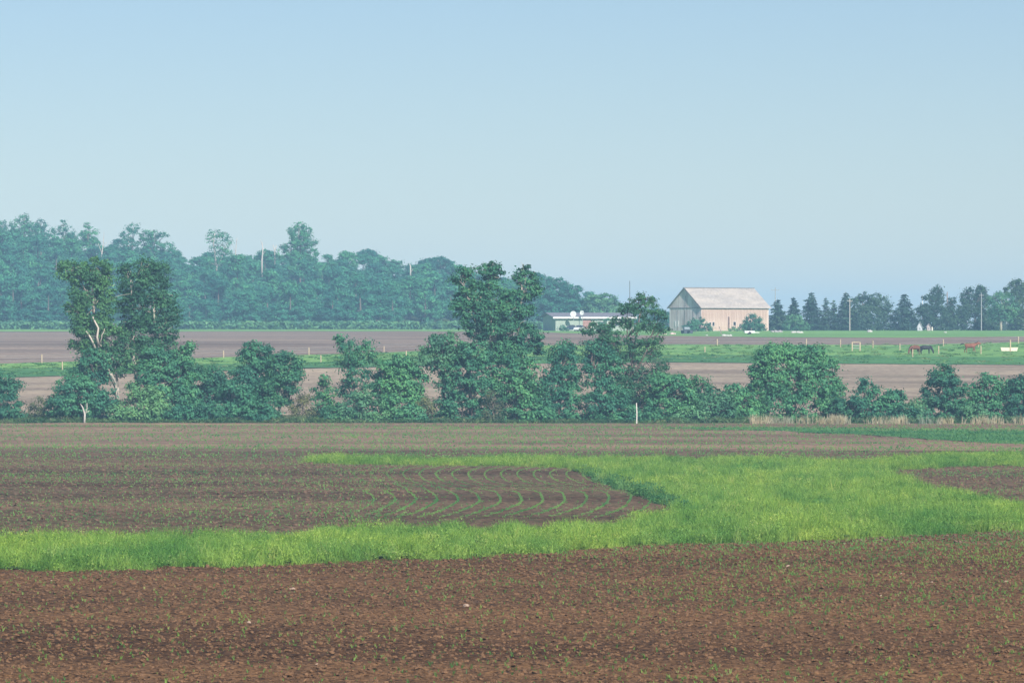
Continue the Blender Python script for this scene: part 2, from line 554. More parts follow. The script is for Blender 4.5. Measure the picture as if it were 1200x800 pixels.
def strip_sheet(name, near, far, material, zoff, label, nx=160, ny=14, wob=0.0):
    """sheet between a near and a far edge given as photo points on the ground"""
    near = np.array(near, float); far = np.array(far, float)
    x0 = near[0, 0]; x1 = near[-1, 0]
    px = np.linspace(x0, x1, nx)
    ne = np.interp(px, near[:, 0], near[:, 1]); fe = np.interp(px, far[:, 0], far[:, 1])
    if wob:
        r = np.random.default_rng(len(name))
        ne = ne + np.interp(px, np.linspace(x0, x1, nx // 3), r.normal(size=nx // 3)) * wob
        fe = fe + np.interp(px, np.linspace(x0, x1, nx // 3), r.normal(size=nx // 3)) * wob
    dn = np.interp(-ne, -_PY, _D); df = np.interp(-fe, -_PY, _D)
    V = []
    for j in range(ny + 1):
        D = dn + (df - dn) * j / ny
        X = (px - 600) * D / F
        V.append(np.stack([X, D, terrain(X, D) + zoff], 1))
    V = np.concatenate(V)
    fs = [(j * nx + i, j * nx + i + 1, (j + 1) * nx + i + 1, (j + 1) * nx + i) for j in range(ny) for i in range(nx - 1)]
    return structure(name, pyd(name, V, fs), material, label)

# near field: real relief of clods and furrows
ARM = ([-900, -200, 0, 300, 600, 800, 900, 1000, 1200, 1800], [664, 660, 657, 650, 640, 628, 622, 616, 609, 600])
def arm_side(X, Y):
    px = 600 + F * X / Y; py = 400 + F * HC / Y
    return py - np.interp(px, *ARM)          # positive on the near side of the grass arm

def relief_near(X, Y):
    e = np.clip((Y - 112) / 6, 0, 1)
    h = 0.05 * vnoise(X, Y, 0.42, 1) + 0.085 * vnoise(X, Y, 0.23, 2) ** 2 + 0.06 * vnoise(X, Y, 2.6, 3)
    row = 0.018 * np.sin(2 * math.pi * (Y + 0.06 * X + 1.2 * vnoise(X, Y, 14, 4)) / 0.76)
    return np.where(arm_side(X, Y) > -3, (h + row) * e + 0.02, -0.35)

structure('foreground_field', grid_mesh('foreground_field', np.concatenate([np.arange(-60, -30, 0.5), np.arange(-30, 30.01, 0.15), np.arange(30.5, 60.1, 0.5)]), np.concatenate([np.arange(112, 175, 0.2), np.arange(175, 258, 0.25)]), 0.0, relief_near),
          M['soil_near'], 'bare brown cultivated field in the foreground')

def relief_mid(X, Y):
    h = 0.07 * vnoise(X, Y, 0.6, 5) + 0.07 * vnoise(X, Y, 0.3, 6) ** 2 + 0.10 * vnoise(X, Y * 0.35, 5.0, 7)
    row = 0.03 * np.sin(2 * math.pi * (Y + 0.35 * X + 3 * vnoise(X, Y, 30, 8)) / 0.9)
    return h + row + 0.012

structure('middle_field', grid_mesh('middle_field', np.concatenate([np.arange(-100, -52, 0.8), np.arange(-52, 52.01, 0.26), np.arange(52.8, 100, 0.8)]), np.arange(206, 425, 0.45), 0.0, lambda X, Y: np.where(arm_side(X, Y) < 3, relief_mid(X, Y), -0.35)),
          M['soil_mid'], 'brown middle field with rows of green seedlings')

CROP = [(780, 503.6), (900, 506), (1000, 510), (1120, 518), (1200, 522.5), (1400, 531), (1400, 509), (1200, 506), (1120, 505), (1000, 503), (900, 502.5), (780, 502.8)]
def in_poly(px, py, poly):
    sh = px.shape
    return inside(px.reshape(-1), py.reshape(-1), poly).reshape(sh)
def inside(px, py, poly):
    poly = np.array(poly, float)
    res = np.zeros(len(px), bool)
    x0, y0 = poly[-1]
    for x1, y1 in poly:
        c = ((y1 > py) != (y0 > py))
        with np.errstate(divide='ignore', invalid='ignore'):
            t = (x0 - x1) * (py - y1) / (y0 - y1 + 1e-12) + x1
        res ^= c & (px < t)
        x0, y0 = x1, y1
    return res
def relief_back(X, Y):
    px = 600 + F * X / Y; py = 400 + F * HC / Y
    return np.where(in_poly(px, py, CROP), -0.02, 0.0) + 0.07 * vnoise(X, Y, 0.9, 9) + 0.13 * vnoise(X * 0.3, Y, 3.0, 10) + 0.03

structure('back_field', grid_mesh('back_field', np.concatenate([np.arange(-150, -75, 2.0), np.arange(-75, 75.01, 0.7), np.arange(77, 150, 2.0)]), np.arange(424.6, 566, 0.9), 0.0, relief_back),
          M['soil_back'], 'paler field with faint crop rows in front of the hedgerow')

strip_sheet('green_crop_strip', [(780, 503.6), (900, 506), (1000, 510), (1120, 518), (1200, 522.5), (1400, 531)], [(780, 502.8), (900, 502.5), (1000, 503), (1120, 505), (1200, 506), (1400, 509)],
            M['crop_green'], 0.16, 'strip of low green crop at the right below the hedgerow', wob=0.25)
strip_sheet('hedge_verge', [(-200, 500), (600, 500), (900, 501.5), (1400, 502.5)], [(-200, 486), (1400, 486)], M['scrub_ground'], 0.05, 'rough weedy ground under the hedgerow', wob=0.4)
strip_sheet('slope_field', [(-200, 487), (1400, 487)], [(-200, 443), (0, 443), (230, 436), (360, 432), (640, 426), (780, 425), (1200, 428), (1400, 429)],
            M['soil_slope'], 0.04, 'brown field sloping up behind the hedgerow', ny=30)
strip_sheet('low_crop_strip', [(-200, 443), (0, 443), (230, 436), (360, 432), (640, 426.5), (780, 425), (1200, 428), (1400, 429)],
            [(-200, 433), (0, 433), (230, 427.5), (360, 425), (640, 418), (780, 417), (1200, 419), (1400, 420)], M['crop_green'], 0.12, 'darker green crop strip along the lower edge of the pasture', wob=0.2)
strip_sheet('pasture', [(-200, 433.2), (0, 433.2), (230, 427.7), (360, 425.2), (640, 418.2), (780, 417.2), (1200, 419.2), (1400, 420.2)],
            [(-200, 427), (0, 426.5), (230, 420), (360, 416.5), (480, 412), (640, 405), (780, 404), (1060, 404.5), (1200, 401.5), (1400, 401)],
            M['pasture'], 0.08, 'green horse pasture on the far slope', wob=0.25)
strip_sheet('ploughed_field', [(-200, 427.2), (0, 426.7), (230, 420.2), (360, 416.7), (480, 412.2), (640, 405.2), (780, 404.2), (1060, 404.7), (1200, 401.7), (1400, 401.2)],
            [(-200, 388.4), (0, 388.4), (480, 388.0), (640, 389.5), (780, 393.5), (900, 395), (1060, 395.5), (1200, 394.2), (1400, 394)],
            M['soil_plough'], 0.04, 'wide purplish ploughed field below the wooded hill', ny=40, wob=0.15)
strip_sheet('farmyard_grass', [(-200, 388.6), (0, 388.6), (480, 388.2), (640, 389.7), (780, 393.7), (900, 395.2), (1060, 395.7), (1200, 394.4), (1400, 394.2)],
            [(-200, 386), (1400, 386)], M['pasture'], 0.06, 'rough grass round the barn and along the foot of the wood', ny=20, wob=0.1)

# ---------------------------------------------------------------- scatter on points
def scatter(name, pts, rot, scl, variants, material, label, cat=None):
    """one object: geometry nodes put the variants on its points"""
    n = len(pts)
    me = bpy.data.meshes.new(name)
    me.vertices.add(n)
    me.vertices.foreach_set('co', np.asarray(pts, np.float32).reshape(-1))
    for nm, data in (('rot', rot), ('scl', scl)):
        at = me.attributes.new(nm, 'FLOAT_VECTOR', 'POINT')
        at.data.foreach_set('vector', np.asarray(data, np.float32).reshape(-1))
    at = me.attributes.new('vi', 'INT', 'POINT')
    at.data.foreach_set('value', RNG.integers(0, len(variants), n).astype(np.int32))
    coll = bpy.data.collections.new(name + '_kinds')
    for i, vm in enumerate(variants):
        vm.materials.append(material)
        coll.objects.link(bpy.data.objects.new('%s_kind_%d' % (name, i), vm))
    g = bpy.data.node_groups.new(name, 'GeometryNodeTree')
    g.interface.new_socket('Geometry', in_out='INPUT', socket_type='NodeSocketGeometry')
    g.interface.new_socket('Geometry', in_out='OUTPUT', socket_type='NodeSocketGeometry')
    N = g.nodes
    gi = N.new('NodeGroupInput'); go = N.new('NodeGroupOutput')
    ip = N.new('GeometryNodeInstanceOnPoints')
    ci = N.new('GeometryNodeCollectionInfo')
    ci.inputs['Collection'].default_value = coll
    ci.inputs['Separate Children'].default_value = True
    ci.inputs['Reset Children'].default_value = True
    def attr(nm, t):
        a = N.new('GeometryNodeInputNamedAttribute'); a.data_type = t; a.inputs['Name'].default_value = nm
        return a.outputs['Attribute']
    e2r = N.new('FunctionNodeEulerToRotation')
    L = g.links.new
    L(attr('rot', 'FLOAT_VECTOR'), e2r.inputs[0])
    L(gi.outputs[0], ip.inputs['Points'])
    L(ci.outputs[0], ip.inputs['Instance'])
    ip.inputs['Pick Instance'].default_value = True
    L(attr('vi', 'INT'), ip.inputs['Instance Index'])
    L(e2r.outputs[0], ip.inputs['Rotation'])
    L(attr('scl', 'FLOAT_VECTOR'), ip.inputs['Scale'])
    L(ip.outputs[0], go.inputs[0])
    o = bpy.data.objects.new(name, me)
    COL.objects.link(o)
    md = o.modifiers.new('scatter', 'NODES'); md.node_group = g
    tag(o, label, cat, None, 'stuff')
    return o

def blades(rng, n, h, wd, spread, lean=0.35, seg=2):
    V = []
    for _ in range(n):
        a = rng.uniform(0, 2 * math.pi); r = spread * math.sqrt(rng.random())
        p = np.array([math.cos(a) * r, math.sin(a) * r, 0])
        t = rng.uniform(0, 2 * math.pi); ln = lean * rng.uniform(0.2, 1.3)
        dr = np.array([math.cos(t) * ln, math.sin(t) * ln, 0])
        hh = h * rng.uniform(0.55, 1.15)
        s = rng.uniform(0, math.pi)
        side = np.array([math.cos(s), math.sin(s), 0]) * wd * rng.uniform(0.6, 1.2)
        a0 = p; a1 = p + dr * hh * 0.35 + np.array([0, 0, hh * 0.58]); a2 = p + dr * hh + np.array([0, 0, hh])
        V.append([a0 - side * .5, a0 + side * .5, a1 + side * .42, a1 - side * .42])
        V.append([a1 - side * .42, a1 + side * .42, a2 + side * .06, a2 - side * .06])
    return quads_mesh('tuft', np.array(V))

def leafy_tuft(rng, n, h, wd, spread):
    """bushy weed: short blades plus small leaves at all heights"""
    me = []
    V = []
    for _ in range(n):
        p = rng.normal(size=3) * [spread, spread, 0]
        p[2] = h * rng.uniform(0.1, 1) * (1 - 0.3 * (np.hypot(p[0], p[1]) / (spread * 2.5)) ** 2)
        nrm = rng.normal(size=3) + [0, 0, 0.5]; nrm /= np.linalg.norm(nrm)
        a = np.cross(nrm, rng.normal(size=3)); a /= np.linalg.norm(a); b = np.cross(nrm, a)
        s = wd * rng.uniform(0.6, 1.4)
        V.append([p - a * s, p + b * s * 0.45, p + a * s, p - b * s * 0.45])
    return quads_mesh('leafy_tuft', np.array(V))

def clod_mesh(rng, k):
    vs, fs = [], []
    n = 6
    for i, (r, z) in enumerate(((1.0, -0.25), (0.95, 0.25), (0.5, 0.6))):
        for j in range(n):
            t = 2 * math.pi * (j + 0.5 * (i % 2)) / n
            rr = r * rng.uniform(0.7, 1.25)
            vs.append((rr * math.cos(t), rr * math.sin(t), z * rng.uniform(0.8, 1.3)))
    vs.append((0, 0, 0.75))
    for i in range(2):
        for j in range(n):
            fs.append((i * n + j, i * n + (j + 1) % n, (i + 1) * n + (j + 1) % n, (i + 1) * n + j))
    for j in range(n):
        fs.append((2 * n + j, 2 * n + (j + 1) % n, 3 * n))
    return pyd('clod', vs, fs)

# the grass strip as an outline on the ground (photo points at ground level)
GRASS = [(358, 541.5), (420, 541), (500, 541), (600, 541), (680, 542), (760, 541), (860, 541), (960, 544), (1010, 545), (1050, 541), (1100, 537), (1200, 536), (1400, 533),
         (1400, 547), (1200, 547.5), (1100, 550.5), (1055, 552), (1024, 554), (1050, 566), (1110, 583), (1200, 600), (1400, 618),
         (1400, 612), (1200, 623), (1130, 629), (1100, 629), (1000, 634), (900, 638), (800, 640), (700, 646), (640, 651), (600, 652), (540, 658), (500, 659), (480, 658),
         (330, 666), (200, 668), (120, 672), (60, 673), (0, 674), (-500, 686),
         (-500, 648), (0, 641), (150, 638), (300, 635), (450, 629), (600, 627), (700, 622), (780, 614), (794, 604), (787, 596), (745, 583), (705, 569), (684, 557), (668, 549.5), (600, 548), (500, 548), (400, 546), (358, 544)]
GRASS[21] = (1400, 606)

def inside(px, py, poly):
    poly = np.array(poly, float)
    res = np.zeros(len(px), bool)
    x0, y0 = poly[-1]
    for x1, y1 in poly:
        c = ((y1 > py) != (y0 > py))
        with np.errstate(divide='ignore', invalid='ignore'):
            t = (x0 - x1) * (py - y1) / (y0 - y1 + 1e-12) + x1
        res ^= c & (px < t)
        x0, y0 = x1, y1
    return res

def to_px(X, Y):
    return 600 + F * X / Y, 400 + F * (HC - zprof(Y)) / Y

def edge_wobble(X, Y, amp=1.0):
    px, py = to_px(X, Y)
    k = (vnoise(X + 500, Y, 2.2, 21) - 0.5) * 2 * amp
    k2 = (vnoise(X + 500, Y, 0.9, 22) - 0.5) * 1.2 * amp
    return px + k * F * 0.5 / Y, py + (k + k2) * HC * F * 1.0 / (Y * Y)

def sample_area(n, y0, y1, pxm=680, seed=0):
    r = np.random.default_rng(seed)
    pxm = pxm * 1.3; n = int(n * 1.3)
    # uniform over the trapezoid of ground in and just beside the view
    u = r.random(n)
    Y = np.sqrt(y0 * y0 + u * (y1 * y1 - y0 * y0))
    X = (r.random(n) * 2 - 1) * pxm * Y / F
    return X, Y

def area(y0, y1, pxm=680):
    return (y1 * y1 - y0 * y0) * pxm / F

# turf sheet under the tall grass: ground cells inside the outline
def turf_sheet():
    cs = 1.0
    X, Y = np.meshgrid(np.arange(-90, 90, cs), np.arange(190, 450, cs * 1.0))
    x = X.reshape(-1); y = Y.reshape(-1)
    px, py = to_px(x, y)
    ok = inside(px, py, GRASS)
    for dy in (-2.5, 2.5):
        a_, b_ = to_px(x, y + dy)
        ok &= inside(a_, b_, GRASS)
    x = x[ok]; y = y[ok]
    h = cs / 2
    V = np.stack([np.stack([x - h, y - h, np.full_like(x, 0.19)], 1), np.stack([x + h, y - h, np.full_like(x, 0.19)], 1),
                  np.stack([x + h, y + h, np.full_like(x, 0.19)], 1), np.stack([x - h, y + h, np.full_like(x, 0.19)], 1)], 1)
    me = quads_mesh('grass_strip', V)
    bm = bmesh.new(); bm.from_mesh(me)
    bmesh.ops.remove_doubles(bm, verts=bm.verts, dist=0.01)
    bm.to_mesh(me); bm.free()
    return structure('grass_strip', me, M['turf'], 'curving strip of ground that carries the tall green grass')
turf_sheet()

rv = np.random.default_rng(11)
def make_grass():
    X1, Y1 = sample_area(int(area(190, 300) * 9), 190, 300, seed=31)
    X2, Y2 = sample_area(int(area(300, 450) * 4.6), 300, 450, seed=32)
    X = np.concatenate([X1, X2]); Y = np.concatenate([Y1, Y2])
    px, py = edge_wobble(X, Y)
    ok = inside(px, py, GRASS)
    ok &= RNG.random(len(X)) < 0.35 + 1.1 * vnoise(X + 300, Y, 1.5, 23)
    X = X[ok]; Y = Y[ok]; px = px[ok]; py = py[ok]
    n = len(X)
    hgt = 0.46 + 0.8 * vnoise(X + 300, Y, 1.5, 23) ** 1.5 + 0.45 * vnoise(X + 300, Y * .6, 4.5, 24)
    far = np.clip((Y - 330) / 100, 0, 1)
    hgt *= (1 - 0.3 * far)
    # thinner ragged growth at the near edge
    pxb, pyb = to_px(X, Y - 1.3)
    edge = ~inside(pxb, pyb, GRASS)
    hgt = np.where(edge, hgt * RNG.uniform(0.35, 0.9, n), hgt)
    hgt *= RNG.uniform(0.75, 1.2, n)
    scl = np.stack([0.85 + 0.3 * RNG.random(n) + 0.5 * far, 0.85 + 0.3 * RNG.random(n) + 0.5 * far, hgt], 1)
    rot = np.stack([RNG.normal(size=n) * 0.07, RNG.normal(size=n) * 0.07, RNG.uniform(0, 6.28, n)], 1)
    pts = np.stack([X, Y, np.zeros(n)], 1)
    # bank along the inner curve: its shaded face is painted as darker grass
    bank = inside(px + RNG.normal(size=n) * 5, py + RNG.normal(size=n) * 2.2, [(672, 554), (700, 561), (745, 576), (785, 590), (799, 598), (797, 606), (785, 603), (740, 588), (700, 574), (668, 558)])
    v1 = [blades(rv, 22, 0.72, 0.024, 0.30, 0.6) for _ in range(4)] + [leafy_tuft(rv, 55, 0.68, 0.045, 0.18) for _ in range(3)]
    v2 = [leafy_tuft(rv, 44, 0.7, 0.085, 0.2) for _ in range(3)] + [blades(rv, 14, 0.75, 0.045, 0.28, 0.4) for _ in range(2)]
    k = ~bank
    scatter('tall_grass', pts[k], rot[k], scl[k], v1, M['tall_grass'], 'tall bright green grass growing in the curving strip', 'grass')
    scatter('shaded_bank_grass', pts[bank], rot[bank], scl[bank] * 0.9, v2, M['bank_grass'], 'bushy grass along the inner curve of the strip, its shade put into the colour', 'grass')
make_grass()

# ---------------------------------------------------------------- seedlings and clods
def seedling_kinds(k, h, wd):
    return [blades(rv, int(rv.integers(4, 7)), h, wd, 0.04, 0.75) for _ in range(k)]

def near_clods():
    X, Y = sample_area(int(area(118, 250) * 14), 118, 250, seed=41)
    px, py = to_px(X, Y)
    ok = ~inside(px, py, GRASS) & (arm_side(X, Y) > 0)
    X = X[ok]; Y = Y[ok]; n = len(X)
    s = 0.022 + 0.085 * RNG.random(n) ** 4
    z = terrain(X, Y) + relief_near(X, Y) + s * 0.1
    scatter('soil_clods', np.stack([X, Y, z], 1), np.stack([RNG.normal(size=n) * .3, RNG.normal(size=n) * .3, RNG.uniform(0, 6.28, n)], 1),
            np.stack([s, s * RNG.uniform(.6, 1, n), s * RNG.uniform(.6, 1, n)], 1), [clod_mesh(rv, k) for k in range(5)], M['clod'], 'loose soil clods over the foreground field')
    X, Y = sample_area(14, 118, 212, seed=42)
    px, py = to_px(X, Y)
    ok = ~inside(px, py, GRASS) & (py > 625)
    X = X[ok]; Y = Y[ok]; n = len(X)
    s = 0.05 + 0.13 * RNG.random(n) ** 3
    z = terrain(X, Y) + relief_near(X, Y) + s * 0.15
    scatter('field_stones', np.stack([X, Y, z], 1), np.stack([RNG.normal(size=n) * .3, RNG.normal(size=n) * .3, RNG.uniform(0, 6.28, n)], 1),
            np.stack([s, s * .8, s * .7], 1), [clod_mesh(rv, k) for k in range(4)], M['stone'], 'small pale stones lying on the foreground soil')
near_clods()

def near_seedlings():
    X, Y = sample_area(int(area(118, 250) * 9), 118, 250, seed=51)
    # rows: snap depth to rows of 0.76 m, with a gentle drift
    drift = 0.06 * X + 1.2 * vnoise(X, Y, 14, 4)
    row = np.round((Y + drift) / 0.76) * 0.76 - drift
    Y = row + RNG.normal(size=len(X)) * 0.07
    px, py = to_px(X, Y)
    dens = 0.16 + 0.55 * np.clip((px - 350) / 600, 0, 1) * np.clip((760 - py) / 100, 0.1, 1)
    dens *= 0.35 + 1.3 * vnoise(X + 90, Y, 6, 52)
    ok = ~inside(px, py, GRASS) & (arm_side(X, Y) > 0) & (RNG.random(len(X)) < dens)
    X = X[ok]; Y = Y[ok]; n = len(X)
    s = 0.28 + 0.65 * RNG.random(n) ** 1.8
    z = terrain(X, Y) + relief_near(X, Y)
    scatter('near_seedlings', np.stack([X, Y, z], 1), np.stack([np.zeros(n), np.zeros(n), RNG.uniform(0, 6.28, n)], 1), np.stack([s, s, s], 1),
            seedling_kinds(5, 0.17, 0.032), M['seedling'], 'scattered young green seedlings in the foreground soil', 'crop seedlings')
near_seedlings()

def crop_strip_plants():
    X, Y = sample_area(int(area(430, 566) * 2.6), 430, 566, seed=67)
    px, py = edge_wobble(X, Y)
    ok = inside(px, py, CROP)
    X = X[ok]; Y = Y[ok]; n = len(X); s = RNG.uniform(0.5, 1.1, n)
    scatter('strip_crop', np.stack([X, Y, np.full(n, 0.05)], 1), np.stack([np.zeros(n), np.zeros(n), RNG.uniform(0, 6.28, n)], 1), np.stack([s * 1.3, s * 1.3, s], 1),
            seedling_kinds(4, 0.3, 0.09), blade_material('strip crop', (0.07, 0.21, 0.07), (0.11, 0.27, 0.09), (0.15, 0.31, 0.10), (0.2, 0.3, 0.12)), 'low green crop plants standing in the strip at the right', 'crop plants')
crop_strip_plants()

# curving corn rows, traced from where they run on the ground
def crop_px(cx, cy):
    return 400 + cx / 2.6667, 500 + cy / 2.665

ROWS = []
for k in range(-3, 14):
    xt = 140 + 51 * k; xb = 295 + 66 * k
    bend = 0 if k < 5 else (k - 5) * 6
    pts = [(xt + 75, 126), (xt + 16, 140), (xt + 2, 155), (xt + 28, 176), (xt + 105, 193), (xb - 20, 208), (xb + bend * 0.6, 222), (xb + bend * 0.3, 243), (xb - 55 + bend, 272), (xb - 120 + bend, 290)]
    q = [crop_px(*p) for p in pts]
    ROWS.append([G(*p) for p in q])

def catmull(P_, n=40):
    P_ = np.array(P_); out = []
    for i in range(len(P_) - 1):
        p0 = P_[max(i - 1, 0)]; p1 = P_[i]; p2 = P_[i + 1]; p3 = P_[min(i + 2, len(P_) - 1)]
        for t in np.linspace(0, 1, n, endpoint=False):
            out.append(0.5 * ((2 * p1) + (-p0 + p2) * t + (2 * p0 - 5 * p1 + 4 * p2 - p3) * t * t + (-p0 + 3 * p1 - 3 * p2 + p3) * t ** 3))
    return np.array(out)

def mid_seedlings():
    # general stand
    X, Y = sample_area(int(area(222, 420) * 4.4), 222, 420, seed=61)
    drift = 0.35 * X + 3 * vnoise(X, Y, 30, 8)
    Y = np.round((Y + drift) / 0.9) * 0.9 - drift + RNG.normal(size=len(X)) * 0.08
    px, py = to_px(X, Y)
    inner = inside(px - RNG.exponential(22, len(px)), py + RNG.normal(size=len(px)) * 1.5, [(455, 546), (690, 546), (800, 590), (790, 615), (430, 625), (470, 580)])
    dens = 0.7 * (0.22 + 1.2 * vnoise(X * 0.25, Y, 9, 62) ** 1.5) * np.where(inner, 0.13, 1.0)
    ok = ~inside(px, py, GRASS) & (py < 648) & (py > 538) & (RNG.random(len(X)) < dens)
    X = X[ok]; Y = Y[ok]
    s = RNG.uniform(0.3, 0.7, len(X))
    RX = []; RY = []; RS = []
    for r in ROWS:
        c = catmull(r, 40)
        seg = np.linalg.norm(np.diff(c[:, :2], axis=0), axis=1)
        cum = np.concatenate([[0], np.cumsum(seg)])
        m = int(cum[-1] / 0.05)
        t = np.sort(RNG.uniform(0, cum[-1], m))
        x = np.interp(t, cum, c[:, 0]) + RNG.normal(size=m) * 0.035
        y = np.interp(t, cum, c[:, 1])
        px, py = to_px(x, y)
        k = ~inside(px, py, GRASS)
        # stand is strongest on the near bend
        st = np.interp(py, [545, 560, 574, 580, 598, 606], [0.6, 0.6, 0.5, 1.0, 1.0, 0.5])
        k &= RNG.random(m) < st * np.interp(px, [395, 430, 480, 720, 790], [0.1, 0.4, 1, 0.85, 0.35])
        RX.append(x[k]); RY.append(y[k]); RS.append(RNG.uniform(0.5, 0.95, k.sum()) * np.interp(py[k], [545, 575, 600], [0.42, 0.38, 0.55]))
    X = np.concatenate([X] + RX); Y = np.concatenate([Y] + RY); s = np.concatenate([s] + RS)
    # far fields toward the hedge
    n = len(X)
    z = relief_mid(X, Y)
    scatter('middle_seedlings', np.stack([X, Y, z], 1), np.stack([np.zeros(n), np.zeros(n), RNG.uniform(0, 6.28, n)], 1), np.stack([s, s, s], 1),
            seedling_kinds(5, 0.2, 0.05), M['seedling_far'], 'young green crop rows curving through the middle field', 'crop seedlings')
    X, Y = sample_area(int(area(400, 566) * 2.6), 400, 566, seed=63)
    px, py = to_px(X, Y)
    dens = 0.08 + 0.95 * vnoise(X * 0.2, Y, 8, 64) ** 1.8
    ok = ~inside(px, py, GRASS) & (py < 541) & (RNG.random(len(X)) < dens)
    X = X[ok]; Y = Y[ok]; n = len(X); s = RNG.uniform(0.4, 0.85, n)
    z = np.where(Y < 424.6, relief_mid(X, Y), relief_back(X, Y))
    scatter('back_seedlings', np.stack([X, Y, z], 1), np.stack([np.zeros(n), np.zeros(n), RNG.uniform(0, 6.28, n)], 1), np.stack([s, s, s], 1),
            seedling_kinds(4, 0.22, 0.08), M['seedling_far'], 'sparse green seedlings in the field before the hedgerow', 'crop seedlings')
    X, Y = sample_area(int(area(222, 400) * 1.4), 222, 400, seed=66)
    px, py = to_px(X, Y)
    ok = ~inside(px, py, GRASS) & (py < 640) & ~inside(px - RNG.exponential(22, len(px)), py, [(455, 546), (690, 546), (800, 590), (790, 615), (430, 625), (470, 580)])
    X = X[ok]; Y = Y[ok]; n = len(X)
    s = 0.05 + 0.10 * RNG.random(n) ** 3
    scatter('middle_clods', np.stack([X, Y, relief_mid(X, Y)], 1), np.stack([RNG.normal(size=n) * .3, RNG.normal(size=n) * .3, RNG.uniform(0, 6.28, n)], 1),
            np.stack([s, s, s * .8], 1), [clod_mesh(rv, k) for k in range(4)], M['clod_mid'], 'loose soil clods over the middle field')
mid_seedlings()

# verge growth at the hedge foot, dry reeds on the right, pasture tufts
def verges():
    n = 5200
    px = RNG.uniform(-40, 1240, n); d = 569.5 + RNG.uniform(0, 6, n)
    X = (px - 600) * d / F
    hh = RNG.uniform(0.15, 0.7, n) * (0.4 + vnoise(X, d, 3, 71))
    sc_ = np.stack([RNG.uniform(1.2, 2.2, n)] * 2 + [hh], 1)
    scatter('verge_grass', np.stack([X, d, terrain(X, d)], 1), np.stack([np.zeros(n), np.zeros(n), RNG.uniform(0, 6.28, n)], 1), sc_,
            [blades(rv, 14, 1.0, 0.09, 0.3, 0.4) for _ in range(4)] + [leafy_tuft(rv, 26, 0.9, 0.12, 0.25) for _ in range(2)],
            M['low_grass'], 'uneven weeds and grass along the foot of the hedgerow', 'weeds')
    n = 900
    px = np.concatenate([RNG.normal(905, 12, 90), RNG.normal(972, 16, 260), RNG.uniform(880, 1215, 550)])
    d = 563.5 + RNG.uniform(0, 3.5, n)
    X = (px - 600) * d / F
    keep = RNG.random(n) < 0.02 + 0.95 * vnoise(X, d * 0, 2.5, 72) ** 1.6
    X = X[keep]; d = d[keep]; n = len(X)
    hh = RNG.uniform(0.5, 1.25, n)
    scatter('dry_reeds', np.stack([X, d, terrain(X, d)], 1), np.stack([np.zeros(n), np.zeros(n), RNG.uniform(0, 6.28, n)], 1), np.stack([hh * 0 + 1.2, hh * 0 + 1.2, hh], 1),
            [blades(rv, 10, 1.0, 0.06, 0.25, 0.35) for _ in range(4)], M['dry_grass'], 'dry straw coloured grass stalks at the right foot of the hedgerow', 'dry grass')
    n = 1500
    px = RNG.uniform(-40, 1240, n); u = RNG.random(n)
    lo = np.interp(px, [0, 230, 360, 640, 780, 1200], [442, 435, 431, 425, 424, 427]); hi = np.interp(px, [0, 230, 480, 640, 780, 1200], [427, 421, 413, 406, 405, 402])
    py = lo + (hi - lo) * u
    d = np.interp(-py, -_PY, _D); X = (px - 600) * d / F
    sc_ = np.stack([RNG.uniform(1.5, 3.0, n)] * 2 + [RNG.uniform(0.08, 0.3, n)], 1)
    scatter('pasture_tufts', np.stack([X, d, terrain(X, d) + 0.08], 1), np.stack([np.zeros(n), np.zeros(n), RNG.uniform(0, 6.28, n)], 1), sc_,
            [blades(rv, 12, 1.0, 0.14, 0.35, 0.4) for _ in range(3)], M['pasture_tuft'], 'tufts of grass in the far pasture', 'grass')
verges()

# ---------------------------------------------------------------- hedgerow
HD = 572.0
T = make_tree
TR = 'trees'
GH = 'trees and shrubs of the hedgerow'
T('tree', 'tall cottonwood with pale forked trunk, leaning left, leftmost of the tall hedgerow trees', 'tree', 576, (139, 495),
  [(80, 314, 9, 7), (74, 322, 6), (92, 325, 10), (108, 318, 17, 14), (122, 322, 11), (103, 340, 17), (120, 345, 13), (92, 352, 12), (112, 362, 18), (92, 370, 11), (85, 360, 7), (122, 378, 13), (100, 384, 13, 10), (97, 404, 13, 7), (88, 408, 7, 4), (130, 398, 12), (140, 386, 7), (137, 408, 9, 7), (112, 415, 12, 8), (128, 418, 11), (146, 428, 11), (120, 432, 12), (148, 405, 9), (106, 395, 12)],
  'leaf_poplar', 'bark_pale', [[(140, 497, .32), (138, 470, .28), (137, 455, .26), (130, 437, .2), (124, 424, .15)], [(137, 456, .2), (126, 432, .22), (118, 402, .20), (112, 380, .16), (110, 360, .1), (108, 325, .06)], [(113, 412, .12), (105, 393, .14), (98, 375, .08)], [(138, 453, .15), (134, 420, .12), (131, 395, .07)]],
  0.2, 0.32, 1.45, 0.75, group=GH, seed=3, front=-1.5, extra_limbs=[((117, 404), (110, 371), .17), ((113, 408), (102, 388), .15), ((138, 472), (137, 452), .22), ((137, 454), (125, 428), .2), ((118, 402), (124, 385), .08)])
